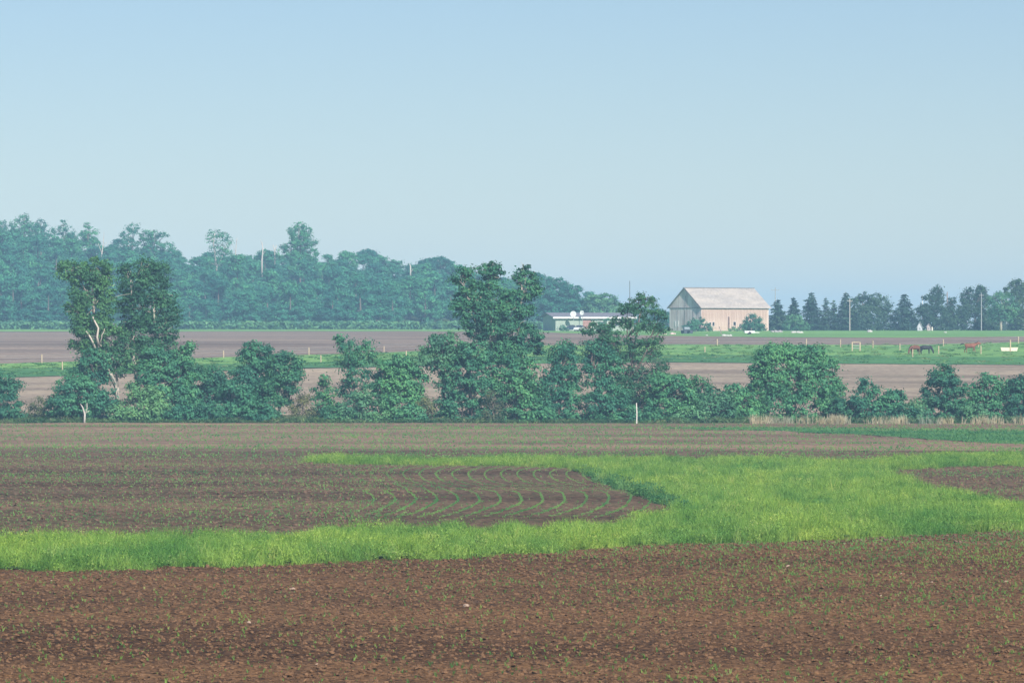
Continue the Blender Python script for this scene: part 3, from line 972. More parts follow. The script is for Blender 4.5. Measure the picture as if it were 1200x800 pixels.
T('tree', 'tall cottonwood with upright pale trunk, right of the leaning pale forked one', 'tree', 579, (162, 495),
  [(150, 318, 9), (170, 316, 13, 11), (187, 322, 11), (158, 335, 14), (178, 338, 17), (195, 345, 11), (150, 352, 12), (168, 360, 17), (190, 362, 15), (152, 375, 12), (202, 375, 8), (183, 385, 17), (162, 392, 15), (178, 405, 15, 12), (200, 392, 9), (160, 412, 12, 8), (148, 392, 10), (180, 425, 13), (196, 412, 12), (150, 425, 8)],
  'leaf_poplar', 'bark_pale', [[(162, 497, .3), (163, 470, .27), (160, 440, .27), (156, 412, .22), (156, 385, .15), (155, 340, .08)], [(160, 440, .12), (167, 425, .12), (175, 400, .1)], [(181, 395, .1), (182, 372, .16), (180, 352, .1)]],
  0.2, 0.32, 1.45, 0.75, group=GH, seed=4, front=-1.5, extra_limbs=[((163, 446), (158, 432), .2), ((158, 434), (155.5, 408), .19), ((163, 446), (172, 436), .1), ((182, 378), (181, 362), .15), ((155, 346), (155, 328), .09)])
T('bush', 'dark round bush cut by the left edge of the photo', 'bush', 573, (4, 497), [(2, 475, 20), (8, 455, 12), (-15, 470, 18), (14, 484, 12), (-6, 445, 9)], 'leaf_dark', group=GH)
T('bush', 'pale olive shrub between the left edge bush and the cottonwoods', 'bush', 574, (46, 497), [(46, 482, 13), (36, 488, 9), (56, 474, 9), (52, 488, 10)], 'leaf_pale', tr=.08, cover=.8, leaf=.26, group=GH)
T('bush', 'dense dark bush at the left foot of the leaning cottonwood', 'bush', 572, (84, 497), [(80, 470, 19), (68, 480, 12), (95, 460, 16), (100, 482, 16), (78, 458, 14), (110, 470, 12)], 'leaf', group=GH, seed=8)
T('tree', 'leafy undergrowth tree in front of the leaning cottonwood trunk', 'tree', 574, (118, 497), [(108, 432, 17, 14), (96, 440, 12), (122, 424, 10), (112, 450, 15), (128, 470, 12), (104, 418, 9)], 'leaf', group=GH, tr=.12, seed=9, cover=1.2)
T('dead_stump', 'small bleached dead stem with forked top at the foot of the cottonwoods', 'dead tree', 569.5, (99, 497), [(99, 480, 3)], barkm='deadwood', trunk=[[(99, 498, .14), (99.5, 485, .12), (97, 477, .08), (94, 473, .04)], [(99.5, 486, .08), (102, 478, .06), (102, 472, .03)], [(100, 484, .05), (105, 481, .03)]], crown_name=None, limbs=False, trunk_name='trunk', group=GH)
T('bush', 'light green bush right below the upright cottonwood trunk', 'bush', 572, (160, 497), [(160, 478, 17), (172, 468, 14), (150, 485, 12), (184, 482, 14), (158, 460, 9), (134, 486, 9)], 'leaf_light', group=GH, seed=12, cover=1.8)
T('tree', 'spreading leafy tree to the right of the two cottonwoods', 'tree', 578, (198, 497), [(192, 428, 20, 15), (212, 418, 13, 9), (205, 440, 18), (180, 418, 12, 9), (222, 408, 8, 5), (190, 455, 18), (212, 465, 18), (176, 440, 14), (200, 482, 18)], 'leaf', group=GH, seed=13)
T('tree', 'dark rounded tree filling the hedge right of the spreading leafy tree', 'tree', 580, (238, 497), [(232, 452, 18), (250, 445, 14), (228, 475, 20), (252, 468, 18), (240, 486, 16), (216, 450, 12)], 'leaf_dark', group=GH, seed=14)
T('bush', 'lighter green bush with lit leaves in front of the dark hedge mass', 'bush', 572, (277, 497), [(277, 465, 16), (265, 478, 14), (290, 475, 15), (280, 487, 14), (270, 455, 8)], 'leaf', group=GH, seed=15, cover=2)
T('tree', 'round headed tree with the crown standing above the hedge left of its twin', 'tree', 577, (300, 497), [(301, 414, 14, 11), (293, 422, 11), (309, 426, 11), (300, 440, 14), (285, 447, 14), (308, 458, 15), (295, 472, 16)], 'leaf', group=GH, seed=16)
T('tree', 'narrow dense tree with bare pale trunk foot at the end of the left hedge mass', 'tree', 574, (327, 497), [(332, 420, 10, 9), (340, 430, 11), (327, 435, 12), (338, 445, 13), (323, 452, 12), (333, 462, 12), (318, 470, 11), (345, 438, 7)], 'leaf_dark', barkm='bark_pale', group=GH, seed=17, tr=.2)
T('bush', 'small pale green shrub in the gap right of the narrow dense tree', 'bush', 573, (354, 497), [(354, 480, 11), (347, 487, 8), (362, 486, 9), (356, 466, 5)], 'leaf_pale', tr=.07, cover=.75, leaf=.26, group=GH, seed=18)
T('tree', 'small dark slender tree in the gap of the hedge', 'tree', 574, (379, 497), [(378, 446, 6, 5), (376, 456, 8), (384, 462, 8), (377, 473, 10), (382, 484, 11), (370, 488, 8)], 'leaf_dark', group=GH, tr=.1, seed=19, cover=1.2)
T('tree', 'open topped tree with two upward sprays left of the wide hedge clump', 'tree', 577, (418, 497), [(405, 401, 9, 6), (400, 396, 5, 4), (412, 412, 12, 10), (430, 402, 7, 7), (424, 420, 14, 11), (408, 426, 10), (418, 440, 13), (405, 455, 10), (433, 446, 12)], 'leaf', group=GH, seed=20, cover=1.1, leaf=.3)
T('tree', 'wide bushy tree with several low humps left of the gap before the pale topped tree', 'tree', 575, (462, 497), [(450, 428, 11, 8), (466, 432, 13), (480, 428, 12, 9), (488, 445, 10), (470, 450, 17), (450, 455, 14), (484, 465, 13), (468, 476, 18), (448, 480, 13)], 'leaf', group=GH, seed=21)
T('bush', 'bright green low bush in front of the open topped tree', 'bush', 571.5, (424, 497), [(424, 478, 14), (410, 484, 11), (438, 482, 13), (420, 466, 9)], 'leaf_light', group=GH, seed=22, cover=1.9)
T('bush', 'thin low shrub before the brown gap left of the central trees', 'bush', 573, (500, 497), [(496, 470, 7, 5), (504, 476, 8, 6), (492, 484, 7), (508, 488, 9, 7)], 'leaf_pale', group=GH, tr=.07, seed=23, cover=.7, leaf=.26)
T('tree', 'lighter green round topped tree left of the tall central oak', 'tree', 574, (520, 497), [(518, 398, 12, 9), (506, 405, 10), (530, 403, 11), (502, 418, 9, 8), (517, 413, 14), (533, 416, 10), (510, 428, 10, 7), (524, 430, 10), (524, 444, 11), (527, 460, 11), (519, 480, 13), (530, 488, 10)], 'leaf_light', group=GH, seed=24, tr=.15, cover=1.2)
T('tree', 'tallest central tree with three leafy tops rising above the hedgerow', 'tree', 578, (590, 497),
  [(543, 322, 6, 6), (540, 332, 8), (549, 318, 4), (551, 330, 6), (570, 316, 8, 6), (577, 312, 5, 4), (573, 328, 11), (583, 322, 6), (613, 316, 7, 6), (608, 326, 6), (622, 330, 8), (628, 340, 5), (617, 340, 9), (541, 352, 9, 8), (536, 362, 7), (560, 350, 14), (580, 348, 15), (600, 352, 14), (553, 366, 13), (574, 370, 16), (596, 370, 16), (613, 362, 10), (560, 386, 11), (582, 390, 17), (603, 388, 16), (618, 398, 14), (628, 410, 9), (606, 412, 17), (588, 415, 14)],
  'leaf_dark', 'bark_pale', [[(590, 497, .42), (588, 460, .36), (584, 425, .32), (578, 390, .25), (574, 355, .15), (572, 325, .06)], [(584, 420, .2), (598, 390, .15), (612, 350, .1), (616, 325, .05)], [(578, 392, .16), (560, 370, .12), (546, 345, .07), (543, 328, .04)]],
  0.3, 0.36, 2.0, 0.8, group=GH, seed=25, extra_limbs=[((566, 386), (574, 372), .13), ((552, 366), (558, 380), .1)])
T('tree', 'leafy green tree below and left of the tallest central tree', 'tree', 573, (552, 497), [(548, 412, 12, 10), (560, 418, 15), (545, 430, 16), (565, 438, 16), (540, 452, 14), (556, 460, 18), (540, 478, 18), (560, 483, 15), (572, 455, 9), (526, 486, 10)], 'leaf', group=GH, seed=26, cover=1.7)
T('tree', 'leafy tree below and right of the tallest central tree', 'tree', 573, (605, 497), [(600, 432, 15), (616, 440, 15), (592, 448, 13), (608, 458, 18), (624, 460, 11), (598, 474, 17), (618, 482, 15), (600, 488, 13)], 'leaf', group=GH, seed=27, cover=1.7)
T('bush', 'sparse greyish shrub between the two leafy trees under the tallest tree', 'bush', 571, (579, 497), [(577, 468, 7, 9), (582, 480, 8), (574, 486, 9, 8)], 'leaf_pale', group=GH, seed=28, tr=.08, cover=.8, leaf=.25)
T('tree', 'medium tree with a slim pointed top between the tallest tree and the gap', 'tree', 574, (655, 497), [(659, 405, 7, 6), (668, 410, 6), (653, 415, 9), (662, 425, 13), (648, 435, 10), (667, 440, 12), (652, 452, 15), (668, 462, 12), (640, 465, 12), (655, 476, 17), (642, 486, 13), (668, 485, 12)], 'leaf', group=GH, seed=29, cover=1.6)
T('tree', 'dense green tree standing just left of the airy tall tree', 'tree', 573, (706, 497), [(703, 408, 9, 8), (694, 418, 9), (712, 420, 10), (697, 435, 12), (715, 440, 13), (704, 455, 15), (722, 462, 12), (700, 474, 14), (718, 482, 15), (700, 488, 12), (690, 405, 5)], 'leaf', group=GH, seed=30, cover=1.7, extra_limbs=[((691, 497), (682, 473), .09), ((686, 480), (688, 466), .05)])
T('tree', 'tall airy tree with branches showing through, behind the white post', 'tree', 577, (741, 497),
  [(752, 347, 5, 4), (744, 354, 6, 5), (757, 356, 6, 4), (763, 352, 4, 3), (735, 362, 10, 7), (752, 368, 9, 7), (768, 364, 7, 5), (776, 370, 6, 5), (728, 378, 9, 8), (745, 382, 9, 7), (762, 380, 9, 7), (776, 385, 7, 6), (700, 382, 9, 7), (690, 388, 6, 5), (712, 388, 10, 8), (720, 400, 10, 8), (706, 400, 8), (738, 398, 8, 6), (755, 398, 8, 6), (772, 400, 8, 6), (728, 418, 9, 7), (748, 418, 7, 6), (765, 415, 9, 6), (775, 428, 9, 5), (735, 438, 12, 9), (755, 440, 12, 9), (748, 458, 12, 10), (715, 420, 13, 10), (742, 410, 9, 7), (733, 455, 14), (762, 450, 11), (750, 472, 14, 12), (728, 475, 13), (777, 442, 9, 7), (768, 465, 10)],
  'leaf_poplar', 'bark', [[(741, 497, .33), (741, 470, .3), (740, 445, .25), (742, 415, .16), (748, 380, .09), (752, 350, .04)], [(740, 450, .16), (728, 420, .12), (715, 395, .08), (703, 385, .04)], [(740, 445, .14), (757, 412, .11), (768, 380, .06)], [(741, 430, .12), (735, 395, .09), (735, 365, .04)]],
  0.22, 0.27, 1.4, 0.62, group=GH, seed=31, fill=.4)
T('bush', 'broad dark bush with rounded top right of the white post', 'bush', 574, (787, 497), [(776, 450, 13), (793, 452, 12), (804, 465, 10), (770, 470, 13), (785, 476, 18), (802, 478, 12), (768, 487, 12), (798, 488, 12), (785, 448, 6)], 'leaf', group=GH, seed=32)
T('tree', 'small dark upright tree in the low part of the hedge', 'tree', 576, (820, 497), [(820, 450, 8), (824, 461, 10), (813, 465, 10), (820, 478, 12), (808, 476, 9)], 'leaf_dark', group=GH, seed=33, tr=.1)
T('bush', 'light green shrub in the low part of the hedge, left of the small dark tree', 'bush', 572, (806, 498), [(806, 486, 9, 8), (797, 490, 8), (816, 489, 9, 8)], 'leaf_light', group=GH, seed=34, tr=.08)
T('bush', 'light green shrub in the low part of the hedge, right of the small dark tree', 'bush', 572, (836, 498), [(834, 474, 12), (846, 482, 12), (826, 486, 10), (838, 464, 8), (850, 470, 8)], 'leaf_light', group=GH, seed=35, tr=.08, cover=1.1)
T('tree', 'big dome shaped tree, widest crown in the right half of the hedge', 'tree', 578, (925, 497),
  [(907, 415, 15, 9), (922, 413, 14, 9), (895, 425, 14), (912, 430, 20), (890, 440, 12), (945, 414, 13, 8), (955, 420, 13), (965, 432, 13), (940, 430, 18), (905, 450, 20), (930, 452, 22), (958, 450, 20), (975, 455, 12), (890, 462, 16), (912, 475, 20), (945, 477, 22), (972, 474, 15)],
  'leaf', group=GH, seed=36, cover=1.7, cl=.85, tr=.35)
T('bush', 'low leafy bush at the left skirt of the dome tree', 'bush', 574, (862, 498), [(862, 462, 11), (852, 472, 11), (870, 474, 15), (850, 486, 12), (876, 486, 14), (862, 486, 13)], 'leaf', group=GH, seed=37)
T('bush', 'spiky topped bush right of the dome tree', 'bush', 574, (1017, 498), [(1017, 456, 8, 7), (1010, 465, 10), (1024, 468, 11), (1003, 478, 11), (1018, 482, 14), (1012, 450, 4)], 'leaf', group=GH, seed=38, cover=1.3)
T('bush', 'low dark bush between the dome tree and the spiky topped bush', 'bush', 575, (992, 498), [(990, 478, 12), (998, 487, 11), (983, 487, 10)], 'leaf_dark', group=GH, seed=39)
T('bush', 'rounded low bush right of the spiky topped bush', 'bush', 574, (1046, 498), [(1046, 470, 11), (1036, 480, 12), (1055, 480, 12), (1046, 487, 12)], 'leaf', group=GH, seed=40)
T('bush', 'light shrub in the dip left of the pointed hedge tree', 'bush', 573, (1074, 498), [(1074, 482, 9), (1067, 488, 9, 8), (1083, 486, 10), (1078, 474, 5)], 'leaf_light', group=GH, seed=41, tr=.08, cover=1.1)
T('tree', 'pointed broad tree in the right part of the hedge below the grazing horses', 'tree', 576, (1108, 498), [(1106, 432, 7, 6), (1112, 442, 12, 10), (1098, 444, 10, 8), (1122, 454, 10), (1104, 458, 16), (1092, 466, 12), (1118, 468, 15), (1130, 474, 10), (1100, 482, 17), (1122, 485, 14)], 'leaf_dark', group=GH, seed=42, cover=1.7)
T('tree', 'twin humped tree near the right edge of the hedge', 'tree', 577, (1160, 498), [(1155, 444, 7, 6), (1162, 452, 9), (1148, 458, 11), (1167, 462, 12), (1178, 456, 8), (1152, 472, 15), (1170, 476, 15), (1140, 482, 10), (1160, 487, 14)], 'leaf', group=GH, seed=43, cover=1.6)
T('tree', 'hedge tree cut by the right edge of the photo', 'tree', 576, (1195, 498), [(1192, 450, 9, 8), (1200, 455, 12), (1188, 468, 12), (1202, 472, 15), (1192, 486, 14), (1220, 470, 16), (1225, 485, 15)], 'leaf_dark', group=GH, seed=44)
# low filler shrubs that close the hedge foot
fills = [(215, 'leaf', 'low bush at the hedge foot below the spreading leafy tree'), (246, 'leaf_dark', 'low dark bush at the hedge foot left of the lit bush'), (308, 'leaf', 'low bush at the hedge foot left of the bare pale trunk foot'),
         (396, 'leaf_dark', 'low dark bush between the slender tree and the bright low bush'), (480, 'leaf', 'low bush at the right foot of the wide bushy tree'), (632, 'leaf', 'low bush between the central trees and the slim pointed tree'),
         (735, 'leaf', 'low bush at the left foot of the airy tree'), (762, 'leaf_dark', 'low dark bush directly right of the white post'), (1060, 'leaf', 'low bush right of the rounded low bush'), (1140, 'leaf_light', 'light low bush between the pointed tree and the twin humped tree')]
for i, (px, lm, lab) in enumerate(fills):
    T('bush', lab, 'bush', 571.5, (px, 498), [(px, 486, 12, 10), (px - 9, 490, 9, 8), (px + 9, 489, 9, 8)], lm, group=GH, seed=60 + i, tr=.08)

# white marker post before the airy tree
r = empty('marker_post', P(746, 498.3, 567)[:2] + (0.0,))
tag(r, 'thin white post standing before the airy tall tree', 'post')
MB().tube([(0, 0, -.1), (.03, 0, 1.3), (-.02, 0, 2.45)], [.075, .07, .065], 8).build('shaft', plain('white post', (0.72, 0.66, 0.58), .8, .15, 6), r)
MB().tube([(-.02, 0, 2.45), (-.02, 0, 2.56)], [.085, .05], 8).build('cap', plain('post cap', (0.66, 0.62, 0.55), .8, .15, 6), r)

# ---------------------------------------------------------------- wooded hill
def wood_variant(k, rng, dead=False):
    h = rng.uniform(12, 17); wdt = rng.uniform(4.6, 6.4)
    lobes = []
    for i in range(int(rng.integers(15, 19))):
        a = rng.uniform(0, 6.28); t = rng.random() if i > 5 else -0.42 * rng.random()
        rad = wdt * (1 - 0.75 * max(t, 0)) * rng.uniform(0.35, 0.85)
        r_ = rng.uniform(1.3, 2.5) * (1 - 0.3 * t)
        lobes.append((math.cos(a) * rad, math.sin(a) * rad, h * (0.38 + 0.52 * t), r_, r_, r_ * 0.72))
    V = foliage(lobes, 0.54, rng, 2.0, 1.15, 0.5, 0.6, 0.06)
    mb = MB()
    mb.tube([(0, 0, -.5), (rng.normal() * .3, 0, h * .35), (rng.normal() * .5, 0, h * .8)], [.35, .28, .08], 6)
    for q in lobes[:6]:
        limb(mb, (0, 0, h * .3), q[:3], .14, .04, rng, n=3, seg=4)
    return quads_mesh('crown', V), pyd('trunk', mb.v, mb.f), h

rw = np.random.default_rng(77)
VAR = [wood_variant(k, rw) for k in range(7)]
for c, t, h in VAR:
    c.materials.append(M['leaf_wood']); t.materials.append(M['bark'])

def sky_top(px):       # top of the even canopy, photo rows
    return np.interp(px, [-200, 0, 40, 80, 110, 150, 180, 210, 250, 300, 340, 400, 450, 500, 550, 600, 640, 700, 730],
                     [262, 268, 272, 278, 288, 292, 290, 298, 302, 296, 290, 292, 300, 308, 312, 320, 335, 352, 360])

def place_wood():
    n_things = 0
    protos = {}
    rows = []
    # each tree has a spot on the hillside; spacing a little under a crown
    Yv = 1432.0
    k = 0
    while Yv < 1790:
        sp = 11.5
        X0 = (-90 - 600) * Yv / F; X1 = (760 - 600) * Yv / F
        x = X0 + (k % 2) * sp / 2
        while x < X1:
            X = x + rw.normal() * 1.8; Y = Yv + rw.normal() * 2.2
            px = 600 + F * X / Y
            rows.append((X, Y, px))
            x += sp
        Yv += 19
        k += 1
    stuff_p = []; stuff_r = []; stuff_s = []
    placed = []
    for (X, Y, px) in rows:
        # the wood edge recedes to the right: the right part stands farther back
        edge = np.interp(px, [-200, 430, 520, 640, 730], [1428, 1434, 1500, 1560, 1600])
        if Y < edge: continue
        z = gz(X, Y)
        c_i = int(rw.integers(0, len(VAR))); h = VAR[c_i][2]
        top = HC - (sky_top(px) - 400) * Y / F + rw.uniform(-2.2, 1.8)
        if z + 5 > top: continue
        s = rw.uniform(0.72, 1.2)
        if z + h * s > top: s = (top - z) / h
        if s < 0.45: continue
        placed.append((X, Y, z, px, c_i, s))
    # nearest/largest first as single trees
    placed.sort(key=lambda q: q[1])
    vis = placed
    for i, (X, Y, z, px, c_i, s) in enumerate(vis):
        rz = float(rw.uniform(0, 6.28))
        wdt = s * float(rw.uniform(0.95, 1.2))
        if i < 285:
            if c_i not in protos:
                r_ = empty('woodland_tree', (X, Y, z), rz)
                tag(r_, 'dense broadleaf tree of the wooded hillside, crown merging with its neighbours', 'tree', 'trees of the wooded hill')
                link('crown', VAR[c_i][0], None, r_); link('trunk', VAR[c_i][1], None, r_)
                r_.scale = (wdt, wdt, s)
                protos[c_i] = r_
            else:
                copy_tree(protos[c_i], (X, Y, z), rz, None, (wdt, wdt, s))
        else:
            stuff_p.append((X, Y, z)); stuff_r.append((0, 0, rz)); stuff_s.append((wdt, wdt, s))
    if stuff_p:
        scatter('woodland', stuff_p, stuff_r, stuff_s, [VAR[k][0].copy() for k in range(7)], M['leaf_wood'], 'mass of further trees filling the upper slope of the wooded hill', 'wood')
    print('wood trees', len(vis), 'stuff', len(stuff_p))
place_wood()

# trees that stand out of the wood's skyline
GE = 'trees standing above the wood'
def emergent(lab, d, px, top, base, lobes, leafm='leaf_wood', barkm='bark', name='tree', **kw):
    return make_tree(name, lab, 'tree' if name == 'tree' else 'dead tree', d, (px, base), lobes, leafm, barkm, leaf=.6, cl=1.1, tr=kw.pop('tr', .28), **kw)

emergent('ragged treetop highest at the far left of the wooded skyline', 1690, 30, 250, 310, [(28, 256, 5), (33, 262, 6), (20, 266, 8), (40, 270, 9), (27, 276, 11), (14, 280, 8), (40, 284, 10)], cover=.9, seed=101)
emergent('broken treetop cut by the left edge above the wood', 1680, 2, 255, 310, [(3, 264, 6), (-2, 272, 8), (6, 280, 8)], cover=.9, seed=102)
emergent('tall loose treetop between the ragged left one and the airy one', 1690, 48, 262, 315, [(48, 263, 6, 5), (44, 272, 8), (53, 280, 9)], cover=.9, seed=103)
emergent('airy treetop with sky showing through, left of the layered one', 1690, 75, 258, 315, [(74, 262, 4, 3), (68, 270, 7, 5), (80, 270, 6, 5), (62, 280, 7, 5), (76, 283, 8, 5), (88, 277, 6, 4), (66, 292, 9, 6), (84, 293, 8, 6)], cover=.75, seed=104)
emergent('layered treetop just above the leaning cottonwood', 1680, 104, 262, 320, [(103, 264, 4, 3), (100, 274, 5, 4), (110, 272, 4), (105, 283, 9, 6), (112, 284, 5), (100, 292, 8, 6)], cover=.9, seed=105)
emergent('upright tree rising out of the wood above the upright cottonwood', 1640, 153, 264, 325, [(156, 267, 6, 4), (151, 276, 7), (148, 287, 7), (156, 290, 6), (153, 300, 9)], cover=1.1, seed=106, barkm='bark_pale')
emergent('broad topped tree with a side spray next to the upright one', 1640, 178, 272, 325, [(172, 276, 7, 5), (182, 275, 8, 4), (191, 275, 5, 3), (170, 288, 9), (180, 290, 9), (195, 290, 8, 5), (203, 295, 7, 5), (176, 302, 12)], cover=1.05, seed=107)
emergent('tree with white forked trunk standing out of the wood under open sky', 1620, 253, 268, 322, [(251, 273, 6, 4), (259, 277, 7, 5), (246, 280, 4), (262, 287, 8, 6), (268, 283, 4), (252, 292, 5), (265, 297, 6, 5), (256, 300, 6), (246, 308, 7), (262, 309, 7)],
         barkm='deadwood', cover=.55, seed=108, trunk=[[(253, 325, .35), (254, 312, .3), (252, 298, .28), (250, 285, .2), (252, 272, .1)], [(254, 314, .2), (259, 304, .2), (263, 292, .12)]], tr=.25)
emergent('flat topped tree standing highest above the middle of the wood', 1600, 352, 260, 315, [(351, 264, 5, 3), (344, 270, 6, 4), (357, 270, 7, 4), (350, 276, 9, 6), (360, 279, 5), (345, 284, 7, 5), (355, 285, 7, 5), (366, 285, 5, 3), (352, 293, 9), (340, 294, 8), (364, 296, 8), (332, 296, 7), (350, 302, 10)], cover=1.15, seed=109, tr=.3)
def snag(lab, d, paths, px, base):
    make_tree('dead_tree', lab, 'dead tree', d, (px, base), [(px, base - 20, 3)], barkm='deadwood', trunk=paths, crown_name=None, limbs=False)
snag('thin bleached snag just right of the white forked tree', 1610, [[(275, 325, .2), (275.5, 305, .18), (277, 285, .12), (277, 279, .06)], [(276, 295, .07), (272, 285, .04)], [(277, 284, .06), (279, 279, .04)]], 275, 325)
snag('bleached dead trunk with broken top left of the flat topped tree', 1600, [[(307, 325, .32), (307, 305, .28), (308, 292, .2), (307, 283, .08)], [(307, 300, .1), (311, 294, .05)], [(308, 290, .08), (305, 280, .04)]], 307, 325)
snag('short forked bleached snag between the dead trunk and the flat topped tree', 1605, [[(322, 310, .25), (322, 294, .22), (320, 287, .1)], [(322, 295, .15), (324, 287, .08)]], 322, 310)
snag('bare pale dead tree above the leaning cottonwood', 1640, [[(119, 315, .3), (119, 300, .24), (121, 285, .14), (122, 272, .05)], [(119, 296, .12), (115, 285, .06)], [(120, 290, .1), (125, 284, .05)]], 119, 315)
snag('pale dead trunk at the skyline dip right of the long even canopy', 1600, [[(481, 330, .28), (481, 312, .24), (480, 309, .1)], [(481, 320, .1), (484, 315, .05)]], 481, 330)
emergent('tree with uneven rounded top right of the long skyline dip', 1700, 510, 304, 350, [(505, 308, 8, 5), (517, 306, 9, 5), (525, 309, 6, 4), (500, 316, 10), (516, 318, 14)], seed=111)
emergent('hazy broad tree behind the left end of the farmhouse', 1480, 660, 328, 386, [(655, 332, 7, 5), (668, 338, 9, 6), (676, 338, 5, 3), (650, 342, 11), (665, 350, 13), (645, 358, 12), (672, 362, 12), (655, 370, 14)], seed=112)
emergent('low pale tree behind the right part of the farmhouse', 1430, 705, 345, 386, [(695, 352, 9, 6), (708, 350, 9, 5), (718, 358, 7), (700, 362, 12), (715, 370, 10), (690, 370, 10)], 'leaf_light', seed=113)
emergent('hazy tree behind the barn left corner', 1420, 772, 360, 388, [(768, 368, 7), (778, 372, 7), (772, 380, 9), (782, 380, 7)], seed=114)
emergent('pale hazy tree between the two trees at the farmhouse', 1440, 684, 350, 386, [(684, 356, 7, 5), (680, 366, 10), (690, 366, 8)], seed=115)
emergent('rounded treetop just right of the tallest central hedgerow tree, in the wood behind', 1560, 632, 322, 380, [(628, 327, 8, 6), (638, 330, 8, 6), (622, 336, 10), (640, 342, 10), (630, 352, 13), (642, 362, 11), (625, 368, 12)], seed=116)
# scrub along the wood foot
def scrub():
    n = 1500
    px = RNG.uniform(-80, 700, n)
    d = np.interp(px, [-200, 430, 520, 640, 730], [1424, 1428, 1480, 1500, 1500]) - RNG.uniform(0, 16, n)
    d = np.minimum(d, np.interp(px, [0, 430, 600, 730], [1424, 1428, 1440, 1400]))
    X = (px - 600) * d / F
    s = RNG.uniform(0.7, 2.0, n)
    scatter('scrub', np.stack([X, d, terrain(X, d)], 1), np.stack([np.zeros(n), np.zeros(n), RNG.uniform(0, 6.28, n)], 1), np.stack([s * 1.4, s * 1.4, s], 1),
            [leafy_tuft(rv, 60, 1.3, 0.28, 0.5) for _ in range(4)], M['leaf_light'], 'pale green scrub along the foot of the wooded hill', 'scrub')
scrub()

# ---------------------------------------------------------------- conifers by the farm
def spruce(lab, px, top, base, wpx, d=1296, leafm='needle', sparse=1.0, seed=0, group='spruces in the row beside the barn', crooked=0):
    rng = np.random.default_rng(200 + seed)
    s = d / F
    bx = (px - 600) * s
    z0 = gz(bx, d)
    h = HC - (top - 400) * s - z0
    w2 = wpx * s / 2
    root = empty('spruce_tree', (bx, d, z0))
    tag(root, lab, 'tree', group)
    V = []
    nl = int(h / 0.55)
    for i in range(nl):
        t = i / nl
        zz = 0.5 + t * (h - 0.6)
        R = w2 * 1.42 * (1 - t) ** 0.8 * rng.uniform(0.8, 1.15) + 0.25
        nb = max(7, int(17 * (1 - t) + 6))
        for b in range(nb):
            if rng.random() > sparse: continue
            a = rng.uniform(0, 6.28)
            Rb = R * rng.uniform(0.65, 1.15)
            m = max(4, int(Rb * 11))
            u = np.sqrt(rng.random(m))
            p = np.stack([np.cos(a) * u * Rb, np.sin(a) * u * Rb, zz - 0.28 * u * Rb + 0.12 * (u * Rb) ** 2 * 0.3 + rng.normal(size=m) * 0.07], 1)
            p[:, :2] += rng.normal(size=(m, 2)) * 0.16
            nrm = rng.normal(size=(m, 3)) * 0.4 + [math.cos(a) * 0.3, math.sin(a) * 0.3, 0.8]
            nrm /= np.linalg.norm(nrm, axis=1)[:, None]
            ax = np.array([math.cos(a), math.sin(a), -0.3]) + rng.normal(size=(m, 3)) * 0.35
            ax -= nrm * (ax * nrm).sum(1)[:, None]; ax /= np.linalg.norm(ax, axis=1)[:, None]
            bb = np.cross(nrm, ax)
            ss = 0.42 * rng.uniform(0.6, 1.2, m)[:, None]
            V.append(np.stack([p - ax * ss, p + bb * ss * .5, p + ax * ss, p - bb * ss * .5], 1))
    V = np.concatenate(V)
    link('crown', quads_mesh('crown', V), M[leafm], root)
    MB().tube([(0, 0, -.3), (0, 0, h * .5), (0, 0, h * .99)], [.22, .14, .02], 6).build('trunk', M['bark'], root)
    return root

spruce('first spruce right of the barn, half hidden by its corner', 911, 349, 389, 24, seed=1)
spruce('second spruce from the barn, shorter, with a low green tree before it', 930, 347, 389, 20, seed=2)
spruce('third spruce from the barn, broad and evenly pointed', 951, 341, 389, 25, seed=3)
spruce('thin sparse spruce, left of the close pair in the middle of the row', 968, 347, 389, 11, seed=4, sparse=.6)
spruce('thin sparse spruce, right of the close pair in the middle of the row', 977, 350, 389, 13, seed=5, sparse=.65)
spruce('tall spruce just left of the pale utility pole', 991, 341, 389, 22, seed=6)
spruce('lone regular spruce right of the round topped pair', 1060, 343, 389, 28, seed=7)
spruce('small bluish spruce between the round topped pair and the utility pole', 1003, 362, 389, 15, seed=8)
GF = 'trees behind the pasture'
def ftree(lab, px, lobes, leafm='needle_pine', d=1300, seed=0, barkm='bark', **kw):
    return make_tree('tree', lab, 'tree', d, (px, 389), lobes, leafm, barkm, leaf=.5, cl=.95, seed=300 + seed, group=GF, cover=kw.pop('cover', 1.4), tr=.25, **kw)
ftree('low light green tree in front of the second spruce', 932, [(932, 375, 9, 5), (926, 381, 8, 5), (940, 382, 8, 5)], 'leaf_light', 1288, 1)
ftree('left tree of the round topped dark pair behind the fence', 1011, [(1011, 348, 5), (1005, 356, 8), (1015, 356, 8), (1003, 368, 10), (1015, 370, 12), (1008, 381, 12, 8)], seed=2, leafm='needle')
ftree('right tree of the round topped dark pair behind the fence', 1029, [(1026, 351, 7), (1022, 358, 8), (1034, 358, 9), (1038, 368, 8), (1026, 372, 13), (1038, 380, 10), (1022, 383, 10, 7)], seed=3, leafm='needle')
ftree('big pine with ragged spiky top behind the grazing horses', 1093, [(1100, 339, 4), (1096, 346, 6), (1102, 346, 4), (1088, 351, 6, 5), (1095, 356, 10), (1103, 358, 6), (1083, 362, 8, 5), (1094, 368, 13), (1080, 374, 8), (1104, 372, 10), (1088, 381, 11, 7), (1103, 383, 9, 6)], seed=4)
ftree('small pine in the gap right of the ragged spiky pine', 1116, [(1116, 350, 4), (1115, 358, 5), (1117, 367, 8), (1112, 377, 10), (1121, 380, 9, 7)], seed=5)
